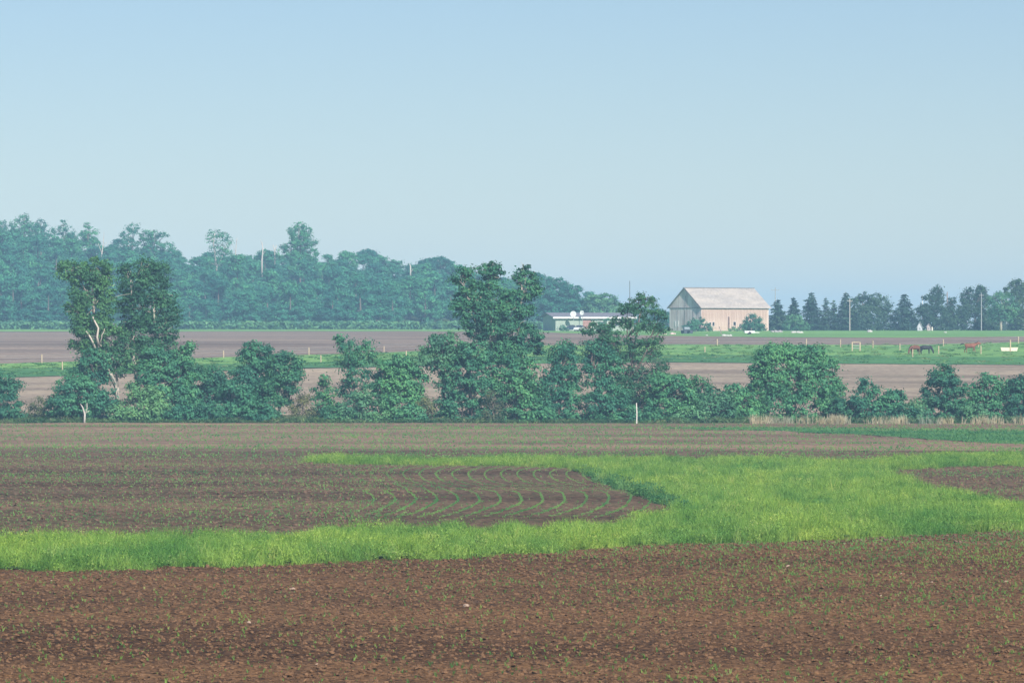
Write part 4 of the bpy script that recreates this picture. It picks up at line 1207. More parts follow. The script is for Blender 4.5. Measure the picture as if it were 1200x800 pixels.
ftree('twin topped dark pine behind the walking horse', 1142, [(1135, 343, 5), (1131, 350, 6), (1138, 352, 6), (1148, 340, 5), (1152, 343, 5), (1150, 352, 8), (1140, 360, 11), (1130, 364, 8), (1152, 364, 10), (1127, 376, 9), (1142, 376, 14), (1155, 378, 10)], seed=6)
ftree('dark low tree filling the gap left of the bright green tree', 1160, [(1158, 372, 9), (1166, 380, 8), (1152, 382, 8, 6)], seed=7)
make_tree('tree', 'bright green broadleaf tree with pale bare trunk near the right edge', 'tree', 1286, (1173, 391), [(1165, 351, 6, 5), (1173, 348, 7, 5), (1182, 350, 6), (1162, 360, 6, 5), (1172, 360, 10, 8), (1184, 360, 8), (1168, 369, 9, 6), (1180, 370, 9, 6)],
          'leaf_light', 'bark_pale', [(1173, 392, .38), (1173, 378, .32), (1173, 366, .2)], .25, .5, 1.5, .95, group=GF, seed=308)
ftree('tall dark tree at the right edge behind the bright green one', 1193, [(1190, 334, 6), (1184, 341, 6, 5), (1197, 334, 6), (1193, 346, 9), (1203, 345, 9), (1198, 360, 10), (1190, 372, 7), (1202, 376, 11), (1190, 383, 8, 6)], seed=9)

# ---------------------------------------------------------------- barn
def barn():
    d0 = 1262.0
    cx, cy = (822 - 600) * d0 / F, d0
    z0 = gz(cx, cy)
    th = math.radians(37)
    root = empty('barn', (cx, cy, z0), th)      # local +x along the long wall, local +y toward the back
    tag(root, 'large weathered timber barn with pale shingle roof and steep gable end', 'barn')
    L, W_, E, R_ = 22.6, 13.0, 6.35, 11.2
    def board_mat(name, a, b_, c):
        m, n, bs = mat(name)
        p = objpos(n)
        v = noise(n, 1.0, p, 3, 0.75, (1.2, 1.2, 0.04))
        v2 = noise(n, 1.0, p, 3, 0.6, (0.5, 0.5, 0.22))
        col = ramp(n, v, [(0.38, c), (0.48, a), (0.6, b_)])
        col = mix(n, 1.0, col, ramp(n, v2, [(0.35, (0.85, 0.8, 0.78)), (0.65, (1.12, 1.1, 1.08))]), 'MULTIPLY')
        n.links.new(col, bs.inputs['Base Color'])
        bs.inputs['Roughness'].default_value = 0.9
        return m
    side = board_mat('sunbleached barn boards', (0.60, 0.46, 0.38), (0.74, 0.61, 0.52), (0.30, 0.16, 0.12))
    gab = board_mat('grey barn boards', (0.66, 0.58, 0.56), (0.76, 0.69, 0.67), (0.48, 0.40, 0.39))  # grey raised in tone to brighten the shaded gable end
    dark = plain('barn opening', (0.03, 0.03, 0.035), .9, .2)
    trim = plain('barn trim', (0.24, 0.21, 0.20), .9, .2)
    t = 0.12
    # long wall toward the sun, in wide sections whose boards sit proud or shy of each other
    mb = MB(); mb.box((L / 2, t / 2, E / 2), (L, t, E)).build('long_wall', side, root)
    x = 0.06
    rb = random.Random(5)
    bmesh_ = None
    vars_ = []
    for wv in (0.52, 0.60, 0.46):
        vars_.append((wv, MB().box((wv / 2, 0, E / 2 - .1), (wv - .05, .05, E - .3)).v, None))
    shared = {}
    while x < L - .7:
        wv = rb.choice([.52, .60, .46])
        off = round(rb.choice([-.03, -.055, -.08]), 3)
        if wv not in shared:
            o = MB().box((wv / 2, 0, E / 2), (wv - .05, .05, E - .25)).build('board', side, root)
            shared[wv] = o
        else:
            o = shared[wv].copy(); COL.objects.link(o); o.parent = root
        o.location = (x, off, rb.uniform(-.05, .03))
        x += wv
    # back wall and gables
    MB().box((L / 2, W_ - t / 2, E / 2), (L, t, E)).build('back_wall', side, root)
    prof = [(0, 0), (W_, 0), (W_, E), (W_ / 2, R_ - .1), (0, E)]
    def gable(x0, x1, name):
        vs = [(x0, y, z) for y, z in prof] + [(x1, y, z) for y, z in prof]
        n = 5
        fs = [tuple(range(n)), tuple(range(n, 2 * n))[::-1]] + [(i, n + i, n + (i + 1) % n, (i + 1) % n) for i in range(n)]
        return MB().add(vs, fs).build(name, gab, root)
    gable(-.13, -.005, 'gable_wall')
    gable(L + .005, L + .13, 'far_gable_wall')
    # overlapping upper siding of the gable with a drip board
    MB().box((-.19, W_ / 2, E - .25), (.1, W_ - .3, .16)).build('drip_board', trim, root)
    for yy in (3.2, 6.5, 9.7):
        MB().box((-.17, yy, E / 2 - .3), (.06, .1, E - 1.0)).build('batten', trim, root)
    MB().box((-.18, 6.4, 7.9), (.05, .14, 3.0)).build('batten', trim, root)
    # roof slabs with shingle courses
    m, n, bs = mat('barn shingles')
    p = objpos(n)
    v = noise(n, 1.6, p, 4, 0.7)
    v2 = noise(n, 1.0, p, 3, 0.6, (0.18, 0.6, 0.6))
    col = ramp(n, v, [(0.3, (0.38, 0.335, 0.29)), (0.7, (0.53, 0.47, 0.42))])
    col = mix(n, 1.0, col, ramp(n, v2, [(0.35, (0.85, 0.85, 0.87)), (0.65, (1.1, 1.08, 1.05))]), 'MULTIPLY')
    n.links.new(col, bs.inputs['Base Color'])
    roofm = m
    sl = math.atan2(R_ - E, W_ / 2)
    ov = 0.55
    for side_ in (0, 1):
        yb = 0 if side_ == 0 else W_
        sg = 1 if side_ == 0 else -1
        nrow = 14
        mb = MB()
        for i in range(nrow):
            u0 = -ov + (W_ / 2 + ov) * i / nrow; u1 = -ov + (W_ / 2 + ov) * (i + 1.08) / nrow
            u1 = min(u1, W_ / 2 + .02)
            z0_, z1_ = E + u0 * math.tan(sl) + .14, E + u1 * math.tan(sl) + .07
            y0_, y1_ = yb + sg * u0, yb + sg * u1
            x0_, x1_ = -.6, L + .6
            tt = .09
            vs = [(x0_, y0_, z0_), (x1_, y0_, z0_), (x1_, y1_, z1_), (x0_, y1_, z1_), (x0_, y0_, z0_ - tt), (x1_, y0_, z0_ - tt), (x1_, y1_, z1_ - tt), (x0_, y1_, z1_ - tt)]
            mb.add(vs, [(0, 1, 2, 3), (7, 6, 5, 4), (0, 4, 5, 1), (2, 6, 7, 3), (1, 5, 6, 2), (3, 7, 4, 0)])
        mb.build('roof', roofm, root)
    MB().box((L / 2, W_ / 2, R_ + .16), (L + 1.2, .35, .14)).build('ridge_cap', trim, root)
    # dark verge boards on the gable edge
    for sg, yb in ((1, 0), (-1, W_)):
        a = (-.63, yb - sg * ov, E - ov * math.tan(sl) - .12); b_ = (-.63, W_ / 2, R_ - .05)
        vs = [a, (a[0], a[1], a[2] + .3), (b_[0], b_[1], b_[2] + .3), b_]
        vs += [(v_[0] + .08, v_[1], v_[2]) for v_ in vs]
        MB().add(vs, [(0, 1, 2, 3), (7, 6, 5, 4), (0, 4, 5, 1), (1, 5, 6, 2), (2, 6, 7, 3), (3, 7, 4, 0)]).build('verge_board', trim, root)
    # openings on the long wall
    def opening(name, x_, z_, w_, h_):
        f = MB().box((x_, -.1, z_), (w_ + .22, .08, h_ + .22)).build(name, plain(name + ' frame', (0.6, 0.55, 0.5), .8, .1), root)
        MB().box((x_, -.15, z_), (w_, .04, h_)).build('pane', dark, f)
    k = 22.6 / 81
    opening('window', (832 - 822) * k, 1.9, .55, .8)
    opening('window', (836 - 822) * k, 1.9, .6, .9)
    opening('window', (861.5 - 822) * k, 2.0, .75, .9)
    opening('window', (868 - 822) * k, 1.6, .35, .7)
    f = MB().box(((854.3 - 822) * k, -.13, 2.1), (.5, .06, 3.4)).build('door', plain('barn door', (0.20, 0.13, 0.11), .9, .3), root)
    MB().box(((854.3 - 822) * k + .16, -.18, 2.0), (.05, .05, .3)).build('handle', dark, f)
    for yy in (10.6, 9.5):
        MB().box((-.18, yy, 2.0), (.08, .5, 1.5)).build('shutter', plain('pale shutter', (0.62, 0.60, 0.58), .8, .1), root)
    MB().box((L / 2, W_ / 2, -.2), (L + .1, W_ + .1, .9)).build('foundation', plain('barn foundation', (0.33, 0.31, 0.29), .9, .3), root)
    return root
barn()

# ---------------------------------------------------------------- farmhouse
def house():
    d0 = 1272.0
    cx = (651 - 600) * d0 / F
    z0 = gz(cx, d0)
    root = empty('farmhouse', (cx, d0, z0), math.radians(17))
    tag(root, 'long low pale green bungalow with grey roof and white fascia', 'house')
    L, W_, E = 21.5, 11.0, 3.5
    wallm = plain('pale green render', (0.33, 0.38, 0.32), .9, .08, 1.0)
    wall2 = plain('side wall', (0.34, 0.40, 0.36), .9, .1, 1.0)
    roofm = plain('grey roof felt', (0.20, 0.19, 0.215), .9, .15, 1.5)
    white = plain('white fascia', (0.82, 0.80, 0.78), .6, .05)
    MB().box((L / 2, .1, E / 2), (L, .2, E)).build('front_wall', wallm, root)
    MB().box((L / 2, W_ - .1, E / 2), (L, .2, E)).build('back_wall', wallm, root)
    for x in (.1, L - .1):
        MB().box((x, W_ / 2, E / 2), (.2, W_ - .42, E)).build('side_wall', wall2, root)
    R_ = E + 1.15
    ov = .7
    def slab(y0, z0_, y1, z1, x0=-1.0, x1=L + .8, t=.14, name='roof'):
        vs = [(x0, y0, z0_), (x1, y0, z0_), (x1, y1, z1), (x0, y1, z1)]
        vs += [(a, b, c - t) for a, b, c in vs]
        return MB().add(vs, [(0, 1, 2, 3), (7, 6, 5, 4), (0, 4, 5, 1), (2, 6, 7, 3), (1, 5, 6, 2), (3, 7, 4, 0)]).build(name, roofm, root)
    slab(-ov, E + .18, W_ / 2 + .01, R_ + .2)
    slab(W_ + ov, E + .18, W_ / 2 - .01, R_ + .19)
    vs = [(-.0, 0.2, E), (-.0, W_ - .2, E), (-.0, W_ / 2, R_)]
    MB().add(vs + [(x + .18, y, z) for x, y, z in vs], [(0, 1, 2)[::-1], (3, 4, 5), (0, 1, 4, 3), (1, 2, 5, 4), (2, 0, 3, 5)]).build('gable', wall2, root)
    MB().box((L / 2 - .1, -ov - .04, E - .02), (L + 1.6, .08, .42)).build('fascia', white, root)
    def win(x_, w_, h_=1.1, z_=1.9):
        f = MB().box((x_, -.03, z_), (w_ + .2, .1, h_ + .2)).build('window', white, root)
        MB().box((x_, -.09, z_), (w_, .04, h_)).build('pane', plain('house glass', (0.05, 0.07, 0.09), .15, .1), f)
    win(12.4, 1.6); win(17.0, 1.2)
    MB().box((8.6, -.04, 2.0), (2.2, .1, 2.7)).build('panel', plain('red brown panel', (0.36, 0.20, 0.17), .85, .25, 2), root)
    f = MB().box((14.6, -.05, 1.2), (1.0, .1, 2.3)).build('door', white, root)
    MB().box((14.95, -.13, 1.1), (.08, .06, .2)).build('handle', plain('handle', (.2, .2, .2), .4, .1), f)
    MB().box((L / 2, W_ / 2, -.3), (L + .1, W_ + .1, .7)).build('foundation', plain('house footing', (0.4, 0.38, 0.36), .9, .2), root)
    return root
hs = house()

def dish(lab, px, py, r, d=1270, az=-0.2):
    x, y, z = P(px, py, d)
    base = HC - (371.5 - 400) * d / F
    root = empty('satellite_dish', (x, y, base), az)
    tag(root, lab, 'satellite dish', 'satellite dishes on the bungalow roof')
    white = plain('dish white', (0.85, 0.84, 0.82), .5, .04)
    vs = []; fs = []
    n = 20; rings = 5
    for i in range(rings + 1):
        q = r * i / rings
        for j in range(n):
            t = 2 * math.pi * j / n
            vs.append((q * math.cos(t), -0.22 * r + (q / r) ** 2 * -0.25 * r + .3, z - base + q * math.sin(t)))
    for i in range(rings):
        for j in range(n):
            fs.append((i * n + j, i * n + (j + 1) % n, (i + 1) * n + (j + 1) % n, (i + 1) * n + j))
    o = MB().add(vs, fs).build('reflector', white, root, True)
    sm = o.modifiers.new('thick', 'SOLIDIFY'); sm.thickness = .05
    MB().tube([(0, .35, -1.0), (0, .35, z - base), (0, .1, z - base)], [.07, .07, .06], 6).build('mast', plain('dish mast', (.3, .3, .32), .6, .1), root)
    MB().tube([(0, -.1, z - base - r * .8), (0, -r * 1.0, z - base), (0, -r * 1.05, z - base + .05)], [.03, .03, .07], 5).build('feed_arm', plain('feed arm', (.35, .35, .36), .6, .1), root)
dish('larger white satellite dish on the left of the bungalow roof', 671.8, 368, .8)
dish('smaller raised white satellite dish on the bungalow roof', 681.8, 366.5, .62, 1272, -.5)

def car(name, lab, px, py, d, paint, L=4.5, rz=0.0, van=False):
    s = d / F
    x = (px - 600) * s
    z = gz(x, d) + .07
    root = empty(name, (x, d, z), rz)
    tag(root, lab, 'car')
    pm = plain(lab[:20] + ' paint', paint, .3, .05)
    gl = plain('car glass', (0.03, 0.04, 0.05), .1, .1)
    ty = plain('tyre rubber', (0.025, 0.025, 0.025), .9, .1)
    h = L / 2
    prof = [(-h, .45), (-h + .05, .85), (-h + .5, .98), (-h + .95, 1.03), (h - 1.15, .98), (h - .25, .84), (h, .62), (h, .35), (-h, .32)]
    b = MB().prism(prof, -.86, .86).build('body', pm, root)
    cab = [(-h + .55, .98), (-h + 1.15, 1.48), (.35, 1.52), (h - 1.2, 1.0)]
    c = MB()
    n = 4
    vs = [(x_, -.78 if z_ < 1.2 else -.62, z_) for x_, z_ in cab] + [(x_, .78 if z_ < 1.2 else .62, z_) for x_, z_ in cab]
    c.add(vs, [(0, 1, 2, 3), (7, 6, 5, 4), (0, 4, 5, 1), (1, 5, 6, 2), (2, 6, 7, 3), (3, 7, 4, 0)]).build('cabin_glass', gl, root)
    MB().box((-.5 + .05, 0, 1.53), (1.35, 1.22, .06)).build('roof', pm, root)
    for sx in (-1, 1):
        for sy in (-1, 1):
            wx = sx * (h - .82)
            o = MB().tube([(wx, sy * .88, .33), (wx, sy * .68, .33)], .33, 14).build('wheel', ty, root)
            MB().tube([(wx, sy * .895, .33), (wx, sy * .87, .33)], .17, 10).build('rim', plain('rim', (.5, .5, .5), .4, .1, 3, .7), o)
    for sy in (-.62, .62):
        MB().box((h + .005, sy, .66), (.04, .3, .14)).build('headlight', plain('lamp glass', (.8, .8, .75), .2, .05), root)
        MB().box((-h - .005, sy, .74), (.04, .28, .14)).build('tail_light', plain('tail lamp', (.4, .03, .02), .3, .05), root)
    return root
car('car', 'dark blue car parked side on before the bungalow', 671, 387, 1264, (0.035, 0.05, 0.09), 4.3, 0.12)
car('car', 'white car parked nose on in front of the dark blue car', 679, 388, 1257, (0.8, 0.79, 0.77), 4.0, math.radians(-112))

# ---------------------------------------------------------------- poles, posts, small farm things
wood_pole = plain('weathered pole', (0.48, 0.43, 0.38), .9, .2, 2)
grey_pole = plain('grey pole', (0.36, 0.36, 0.36), .9, .15, 2)
def pole(name, lab, px, top, base, d, r=.13, m=wood_pole, arm=0.0, cat='pole', group=None):
    s = d / F
    x = (px - 600) * s
    z0 = gz(x, d)
    h = HC - (top - 400) * s - z0
    root = empty(name, (x, d, z0))
    tag(root, lab, cat, group)
    MB().tube([(0, 0, -.3), (0, 0, h)], [r, r * .75], 8).build('shaft', m, root)
    if arm:
        MB().box((0, -.1, h - .7), (arm, .1, .12)).build('crossarm', m, root)
        for q in (-.45, -.15, .15, .45):
            MB().tube([(q * arm, -.1, h - .64), (q * arm, -.1, h - .45)], .04, 6).build('insulator', grey_pole, root)
    return root
pole('utility_pole', 'pale utility pole standing before the tall spruce in the row', 995.8, 349.5, 389, 1286, .15, arm=1.4, cat='utility pole')
pole('utility_pole', 'hazy grey utility pole before the twin topped pine', 1150, 343, 389, 1286, .14, grey_pole, arm=1.2, cat='utility pole')
pole('utility_pole', 'thin pole with crossarm rising behind the first spruce', 908.5, 337, 389, 1330, .12, grey_pole, arm=2.2, cat='utility pole')
pole('pole', 'reddish thin pole rising between the ragged pine and the small pine', 1110, 342, 389, 1320, .16, plain('reddish pole', (.34, .24, .21), .9, .2))
pole('radio_mast', 'slender dark mast rising behind the airy tall tree', 738, 329, 388, 1310, .12, plain('mast steel', (.16, .16, .17), .6, .2), cat='mast')
pole('pole', 'short white pole peeping above the left flank of the ragged pine', 1081, 347, 389, 1318, .14, plain('white pole', (.8, .8, .8), .6, .05))

post_m = plain('fence post wood', (0.55, 0.42, 0.28), .9, .25, 3)
def fpost(lab, px, top, base, r=.085, name='fence_post'):
    X, Y, z = G(px, base)
    s = Y / F
    h = (base - top) * s
    root = empty(name, (X, Y, z))
    tag(root, lab, 'fence post', 'fence posts round the pasture')
    MB().tube([(0, 0, -.3), (0, 0, h * .97), (0, 0, h)], [r, r * .92, r * .6], 7).build('post', post_m, root)
    return root, h
fposts = [('fence post on the plough edge left of the leaning cottonwood', 49, 415, 426), ('fence post in the green strip just left of the leaning cottonwood', 73, 423.5, 434),
          ('fence post on the plough edge above the lit bush', 262, 411, 419.5), ('leftmost fence post of the two above the small slender tree', 362, 407, 416.5), ('rightmost fence post of the two above the small slender tree', 376, 416, 425),
          ('fence post on the plough edge above the wide bushy tree', 450, 405.5, 413), ('short fence post in the green strip above the wide bushy tree', 476, 411, 419),
          ('fence post on the plough just below the barn front', 840.5, 397, 406), ('small fence post lower left of the one below the barn front', 826, 406, 413),
          ('fence post above the dome shaped hedge tree', 945, 397, 406.5), ('fence post at the left end of the rail by the gateway', 985, 397.5, 407),
          ('fence post right of the gateway', 1023, 398.5, 408), ('fence post left of the two grazing horses', 1054.5, 402.5, 411), ('fence post above the tip of the pointed hedge tree', 1105.5, 397.5, 406),
          ('fence post between the grazing horses and the walking horse', 1100, 405, 415), ('fence post behind the head of the walking horse', 1146.5, 400.5, 407), ('fence post right of the walking horse', 1149.5, 405, 415),
          ('fence post near the right edge beyond the feed trough', 1193.5, 394, 403), ('fence post right behind the pale horse rump', 1069.5, 409, 419)]
for lab, px, tp, bs in fposts:
    fpost(lab, px, tp, bs, .1)
# gateway
def gateway():
    X, Y, z = G(998.7, 411.5)
    s = Y / F
    root = empty('field_gateway', (X, Y, z), .05)
    tag(root, 'wooden gateway of two tall posts joined by a top rail in the pasture fence', 'gate')
    w_ = 9.2 * s; h = 10.8 * s
    MB().box((0, 0, h / 2 - .1), (.17, .17, h + .2)).build('post', post_m, root)
    MB().box((w_, .0, h / 2 - .1), (.17, .17, h + .2)).build('post', post_m, root)
    MB().box((w_ / 2, 0, h - .03), (w_ - .19, .09, .12)).build('top_rail', post_m, root)
    for k in (.35, .62):
        MB().box((w_ / 2, 0, h * k), (w_ - .19, .05, .09)).build('rail', grey_pole, root)
gateway()
# wire fences strung along the posts
def wire(lab, pts):
    q = []
    for px, py in pts:
        X, Y, z = G(px, py)
        q.append((X, Y, z))
    o0 = q[0]
    root = empty('wire_fence', o0)
    tag(root, lab, 'fence')
    for hgt in (.55, 1.0, 1.35):
        MB().tube([(a - o0[0], b - o0[1], c - o0[2] + hgt) for a, b, c in q], .016, 4).build('wire', grey_pole, root)
wire('thin wire fence along the upper edge of the pasture', [(780, 406), (840.5, 406), (945, 406.5), (985, 407), (1023, 408), (1054.5, 411), (1105.5, 406), (1146.5, 407), (1193.5, 403), (1240, 402)])
wire('thin wire fence along the plough edge at the left', [(-30, 427.5), (49, 426), (262, 419.5), (362, 416.5), (450, 413), (560, 409)])

# feed trough by the right edge
def trough():
    X, Y, z = G(1182.5, 412)
    s = Y / F
    root = empty('feed_trough', (X, Y, z))
    tag(root, 'long low cream trough in the pasture near the right edge', 'trough')
    cm = plain('cream enamel', (0.78, 0.70, 0.52), .7, .12, 2)
    Lh = 10.2 * s
    prof = [(-Lh, .75), (-Lh + .18, .12), (Lh - .18, .12), (Lh, .75)]
    MB().prism(prof, -.45, -.38).build('front_side', cm, root)
    MB().prism(prof, .38, .45).build('back_side', cm, root)
    MB().box((0, 0, .15), (2 * Lh - .5, .74, .06)).build('bottom', cm, root)
    for sg in (-1, 1):
        MB().box((sg * (Lh - .12), 0, .44), (.06, .74, .6), ry=sg * .28).build('end_panel', cm, root)
        MB().box((sg * (Lh - .6), 0, .04), (.1, .8, .12)).build('skid', cm, root)
    fpost('dark fence post with pale cap directly before the cream trough', 1184, 398, 413, .13, 'fence_post')
trough()

# stones and heaps round the barn
def heap(lab, px, py, w_, h_, m, seed=0, n=7, name='rock_pile', cat='rock pile'):
    X, Y, z = G(px, py)
    rr = random.Random(seed)
    root = empty(name, (X, Y, z))
    tag(root, lab, cat)
    rg = np.random.default_rng(seed + 900)
    for i in range(n):
        me = clod_mesh(rg, i)
        o = link('rock', me, m, root, (rr.uniform(-.5, .5) * w_, rr.uniform(-.4, .4), h_ * .25 * rr.random()))
        q = h_ * rr.uniform(.4, .9)
        o.scale = (q * rr.uniform(1, 1.6), q, q)
        o.rotation_euler = (0, 0, rr.uniform(0, 6))
white_s = plain('white limestone', (0.55, 0.52, 0.48), .9, .12, 2)
pink_s = plain('pinkish stone', (0.62, 0.47, 0.42), .9, .15, 2)
heap('pinkish white rubble heap left of the barn gable', 783.5, 392, 3.0, .75, pink_s, 1)
heap('pale stones in the grass before the middle of the barn', 850, 394, 2.8, .55, white_s, 2)
heap('single pale stone in the grass left of the barn middle', 829, 393.5, .6, .4, white_s, 3, 2)
heap('grey rock heap at the foot of the first spruce', 909, 389.5, 2.4, .7, plain('grey stone', (0.40, 0.37, 0.36), .9, .2, 2), 4)
heap('white rock heap before the second spruce', 934, 390.3, 2.0, .6, white_s, 5)
heap('small pale stone before the left round topped tree', 1018.5, 389.5, .5, .9, white_s, 6, 3)
heap('small white stone under the small pine', 1108.5, 390, .4, .6, white_s, 7, 3)

def small_shed(lab, px, py, w_, e_, r_, depth, d, wc, rc, rz=0.0, name='shed'):
    s = d / F
    x = (px - 600) * s
    z = gz(x, d)
    root = empty(name, (x, d, z), rz)
    tag(root, lab, 'shed' if name == 'shed' else 'house')
    wm = plain(lab[:18] + ' wall', wc, .8, .08); rm = plain(lab[:18] + ' roof', rc, .8, .15)
    h = w_ / 2
    MB().prism([(-h, 0), (h, 0), (h, e_), (0, r_), (-h, e_)], 0, depth).build('wall', wm, root)
    for sg in (-1, 1):
        vs = [(sg * (h + .25), -.3, e_ - .25 * (r_ - e_) / h + .04), (0, -.3, r_ + .06), (0, depth + .3, r_ + .06), (sg * (h + .25), depth + .3, e_ - .25 * (r_ - e_) / h + .04)]
        vs += [(a, b, c + .09) for a, b, c in vs]
        MB().add(vs, [(0, 1, 2, 3), (7, 6, 5, 4), (0, 4, 5, 1), (1, 5, 6, 2), (2, 6, 7, 3), (3, 7, 4, 0)]).build('roof', rm, root)
    f = MB().box((0, -.03, e_ * .55), (w_ * .3, .06, e_ * .45)).build('window', plain('frame white', (.8, .8, .8), .6, .05), root)
    MB().box((0, -.07, e_ * .55), (w_ * .22, .04, e_ * .36)).build('pane', plain('shed glass', (.06, .08, .1), .2, .1), f)
    return root
small_shed('white pointed gable of a shed glimpsed under the ragged pine', 1078, 389, 1.3, 1.1, 2.3, 2.0, 1284, (.50, .50, .53), (.6, .6, .62))
small_shed('narrow pale shed end beside the pine trunk behind the horses', 1088.5, 389, .9, 1.2, 1.8, 2.0, 1284, (.48, .38, .37), (.5, .45, .45))
pole('post', 'stout cream post beside the narrow pale shed end', 1092.3, 383, 391, 1282, .26, plain('cream post', (.75, .66, .56), .8, .1), cat='post')
small_shed('house with white wall and maroon roof showing between trees at the right edge', 1192, 389, 7.0, 4.2, 7.0, 8, 1304, (.78, .79, .82), (.25, .10, .10), .5, 'house')

# farm implement and bushes before the barn
def implement():
    X, Y, z = G(805, 391)
    root = empty('farm_wagon', (X, Y, z), .5)
    tag(root, 'small dark farm wagon half hidden in weeds before the barn gable', 'wagon')
    dm = plain('dark steel', (.07, .08, .10), .6, .3); pm = plain('pale tank', (.26, .30, .32), .5, .2)
    MB().box((0, 0, .75), (2.6, 1.3, .14)).build('bed', dm, root)
    MB().tube([(-.9, 0, 1.2), (.6, 0, 1.2)], [.38, .38], 12).build('tank', pm, root)
    for sx in (-.8, .8):
        for sy in (-.7, .7):
            MB().tube([(sx, sy - .08, .4), (sx, sy + .08, .4)], .4, 12).build('wheel', dm, root)
    MB().tube([(1.3, 0, .7), (2.5, 0, .35)], .05, 6).build('drawbar', dm, root)
implement()
def boat():
    X, Y, z = G(878, 392)
    root = empty('hay_trailer', (X, Y, z), .12)
    tag(root, 'low white flat trailer in the grass before the round barn bush', 'trailer')
    wm = plain('trailer white', (.80, .78, .74), .7, .08)
    MB().box((0, 0, .62), (2.3, 1.4, .5)).build('bed', wm, root)
    MB().box((1.75, 0, .5), (1.1, .7, .16)).build('drawbar', wm, root)
    for sy in (-.75, .75):
        MB().tube([(0, sy - .08, .34), (0, sy + .08, .34)], .34, 12).build('wheel', plain('trailer tyre', (.04, .04, .04), .9, .1), root)
boat()
MB().box((0, 0, .75), (.18, .1, 2.2), ry=-.28).build('plank', plain('leaning plank', (.25, .2, .18), .9, .2), None, loc=G(844.5, 392))
tag([o for o in COL.objects if o.name.startswith('plank')][0], 'dark plank leaning beside the middle of the barn wall', 'plank')
def fbush(lab, px, base, lobes, leafm='leaf', d=1258, seed=0, cover=1.6):
    make_tree('bush', lab, 'bush', d, (px, base), lobes, leafm, leaf=.42, cl=.8, seed=400 + seed, tr=.1, cover=cover)
fbush('spreading blue green bush at the barn corner', 817, 391, [(817, 378, 7, 6), (810, 383, 6), (823, 383, 7, 6), (828, 386, 5, 4), (806, 387, 5, 4), (817, 386, 7, 5)], seed=1)
fbush('compact round dark bush against the barn long wall', 882, 391, [(881, 376, 6), (876, 381, 6), (888, 379, 6), (883, 384, 8, 6), (891, 386, 5, 4)], 'leaf_dark', 1262, 2, 2.0)
fbush('low weeds clump at the middle of the barn wall', 866, 391, [(866, 388, 4, 3), (872, 388, 4, 3), (860, 389, 4, 2.5)], 'leaf_light', 1262, 3)
fbush('small bush at the left corner of the bungalow front', 659, 389, [(659, 385, 3.5, 3), (662, 387, 3, 2)], 'leaf', 1262, 4)
fbush('leafy bush before the right part of the bungalow', 708, 389, [(704, 382, 5, 4), (712, 380, 5, 5), (709, 386, 7, 4)], 'leaf', 1258, 5)

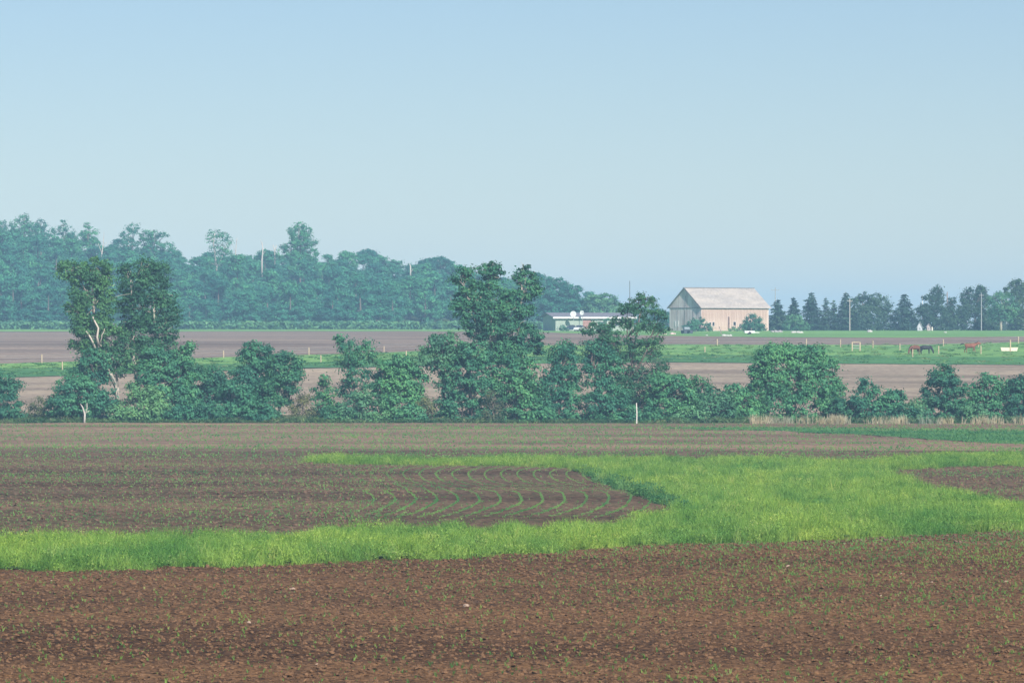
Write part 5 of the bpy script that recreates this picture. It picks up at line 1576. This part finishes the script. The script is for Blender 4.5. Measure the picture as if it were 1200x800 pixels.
# ---------------------------------------------------------------- horses
def horse(lab, px, base, rz, coat, maneh, grazing, seed=0, stride=0.0, size=1.0, girth=1.2):
    X, Y, z = G(px, base)
    root = empty('horse', (X, Y, z), rz)
    tag(root, lab, 'horse', 'horses in the pasture')
    root.scale = (size,) * 3
    V = []; E = []; R = []
    def ch(parent, pts):
        last = parent
        for (p, r_) in pts:
            V.append(p); R.append((r_[0] * girth, r_[1] * girth))
            if last is not None: E.append((last, len(V) - 1))
            last = len(V) - 1
        return last
    hip = ch(None, [((-.62, 0, 1.22), (.27, .33))])
    b1 = ch(hip, [((-.25, 0, 1.14), (.29, .33))])
    b2 = ch(b1, [((.15, 0, 1.12), (.29, .34))])
    sh = ch(b2, [((.55, 0, 1.17), (.25, .33))])
    ch(hip, [((-.86, 0, 1.18), (.18, .22))])
    if grazing:
        nk = ch(sh, [((.86, .02, 1.12), (.16, .22)), ((1.12, .04, .86), (.12, .16)), ((1.27, .06, .58), (.11, .13))])
        ch(nk, [((1.34, .07, .36), (.10, .12)), ((1.40, .08, .14), (.065, .07))])
        head = (1.27, .06, .58); poll = (1.2, .05, .66)
    else:
        nk = ch(sh, [((.84, 0, 1.33), (.16, .22)), ((1.10, 0, 1.45), (.12, .16)), ((1.30, 0, 1.55), (.11, .13))])
        ch(nk, [((1.48, 0, 1.47), (.10, .12)), ((1.70, 0, 1.33), (.065, .07))])
        head = (1.3, 0, 1.55); poll = (1.24, 0, 1.63)
    for sy in (-1, 1):
        st = stride * sy
        ch(sh, [((.58, sy * .15, .92), (.12, .15)), ((.60 + st * .5, sy * .17, .56), (.065, .07)), ((.60 + st, sy * .17, .30), (.045, .045)), ((.60 + st * 1.1, sy * .17, .10), (.05, .05)), ((.64 + st * 1.1, sy * .17, .04), (.06, .06))])
        ch(hip, [((-.62, sy * .16, .92), (.16, .2)), ((-.56 - st * .2, sy * .17, .74), (.1, .12)), ((-.76 - st * .7, sy * .17, .52), (.06, .065)), ((-.72 - st, sy * .17, .28), (.045, .045)), ((-.72 - st, sy * .17, .1), (.05, .05)), ((-.68 - st, sy * .17, .04), (.06, .06))])
        ch(nk, [((poll[0], sy * .07, poll[2] + .05), (.03, .03)), ((poll[0] - .01, sy * .08, poll[2] + .13), (.012, .012))])
    me = bpy.data.meshes.new('body')
    me.from_pydata(V, E, [])
    o = link('body', me, plain(lab[:22] + ' coat', coat, .6, .2, 2.0), root)
    sk = o.modifiers.new('skin', 'SKIN')
    sv = me.skin_vertices[0].data
    for i, r_ in enumerate(R):
        sv[i].radius = r_
        sv[i].use_root = (i == 0)
    sk.use_smooth_shade = True
    ss = o.modifiers.new('sub', 'SUBSURF'); ss.levels = 1; ss.render_levels = 1
    mm = plain(lab[:20] + ' mane', maneh, .8, .2)
    if stride:
        MB().tube([(-.95, 0, 1.35), (-1.15, 0, 1.46), (-1.42, 0, 1.4), (-1.6, 0, 1.2)], [.06, .09, .08, .02], 7).build('tail', mm, root, True)
    else:
        MB().tube([(-.98, 0, 1.28), (-1.08, 0, 1.05), (-1.08, 0, .75), (-1.05, 0, .45)], [.05, .08, .08, .02], 7).build('tail', mm, root, True)
    if grazing:
        mp = [(.6, 0, 1.50), (.9, .02, 1.34), (1.16, .04, 1.02), (1.30, .06, .72)]
    else:
        mp = [(.6, 0, 1.50), (.82, 0, 1.57), (1.04, 0, 1.64), (1.22, 0, 1.73)]
    MB().tube(mp, [.03, .06, .06, .03], 6).build('mane', mm, root, True)
    return root
horse('brown horse grazing with its rump to the camera, leftmost of the three', 1072.5, 415.5, math.radians(215), (0.17, 0.065, 0.04), (0.02, 0.015, 0.015), True, size=1.12)
horse('black horse grazing side on, head down toward the right', 1084.5, 415.0, math.radians(8), (0.028, 0.024, 0.026), (0.015, 0.014, 0.015), True, size=1.05)
horse('bay horse walking right with raised tail', 1137, 413.5, math.radians(-5), (0.24, 0.085, 0.045), (0.03, 0.02, 0.02), False, stride=.16, size=1.12)

# ---------------------------------------------------------------- haze: the air over the fields
hm = bpy.data.materials.new('haze air')
hm.use_nodes = True
hn = hm.node_tree
for n_ in list(hn.nodes):
    if n_.type == 'BSDF_PRINCIPLED': hn.nodes.remove(n_)
pv = hn.nodes.new('ShaderNodeVolumePrincipled')
pv.inputs['Color'].default_value = (*HAZE_COLOR, 1)
pv.inputs['Density'].default_value = HAZE_DENSITY
pv.inputs['Anisotropy'].default_value = -0.2
hn.links.new(pv.outputs[0], hn.nodes['Material Output'].inputs['Volume'])
hz = MB().box((0, 3150, 34.5), (6600, 7100, 71)).build('haze', hm)
tag(hz, 'pale blue haze in the air over the fields', None, None, 'stuff')
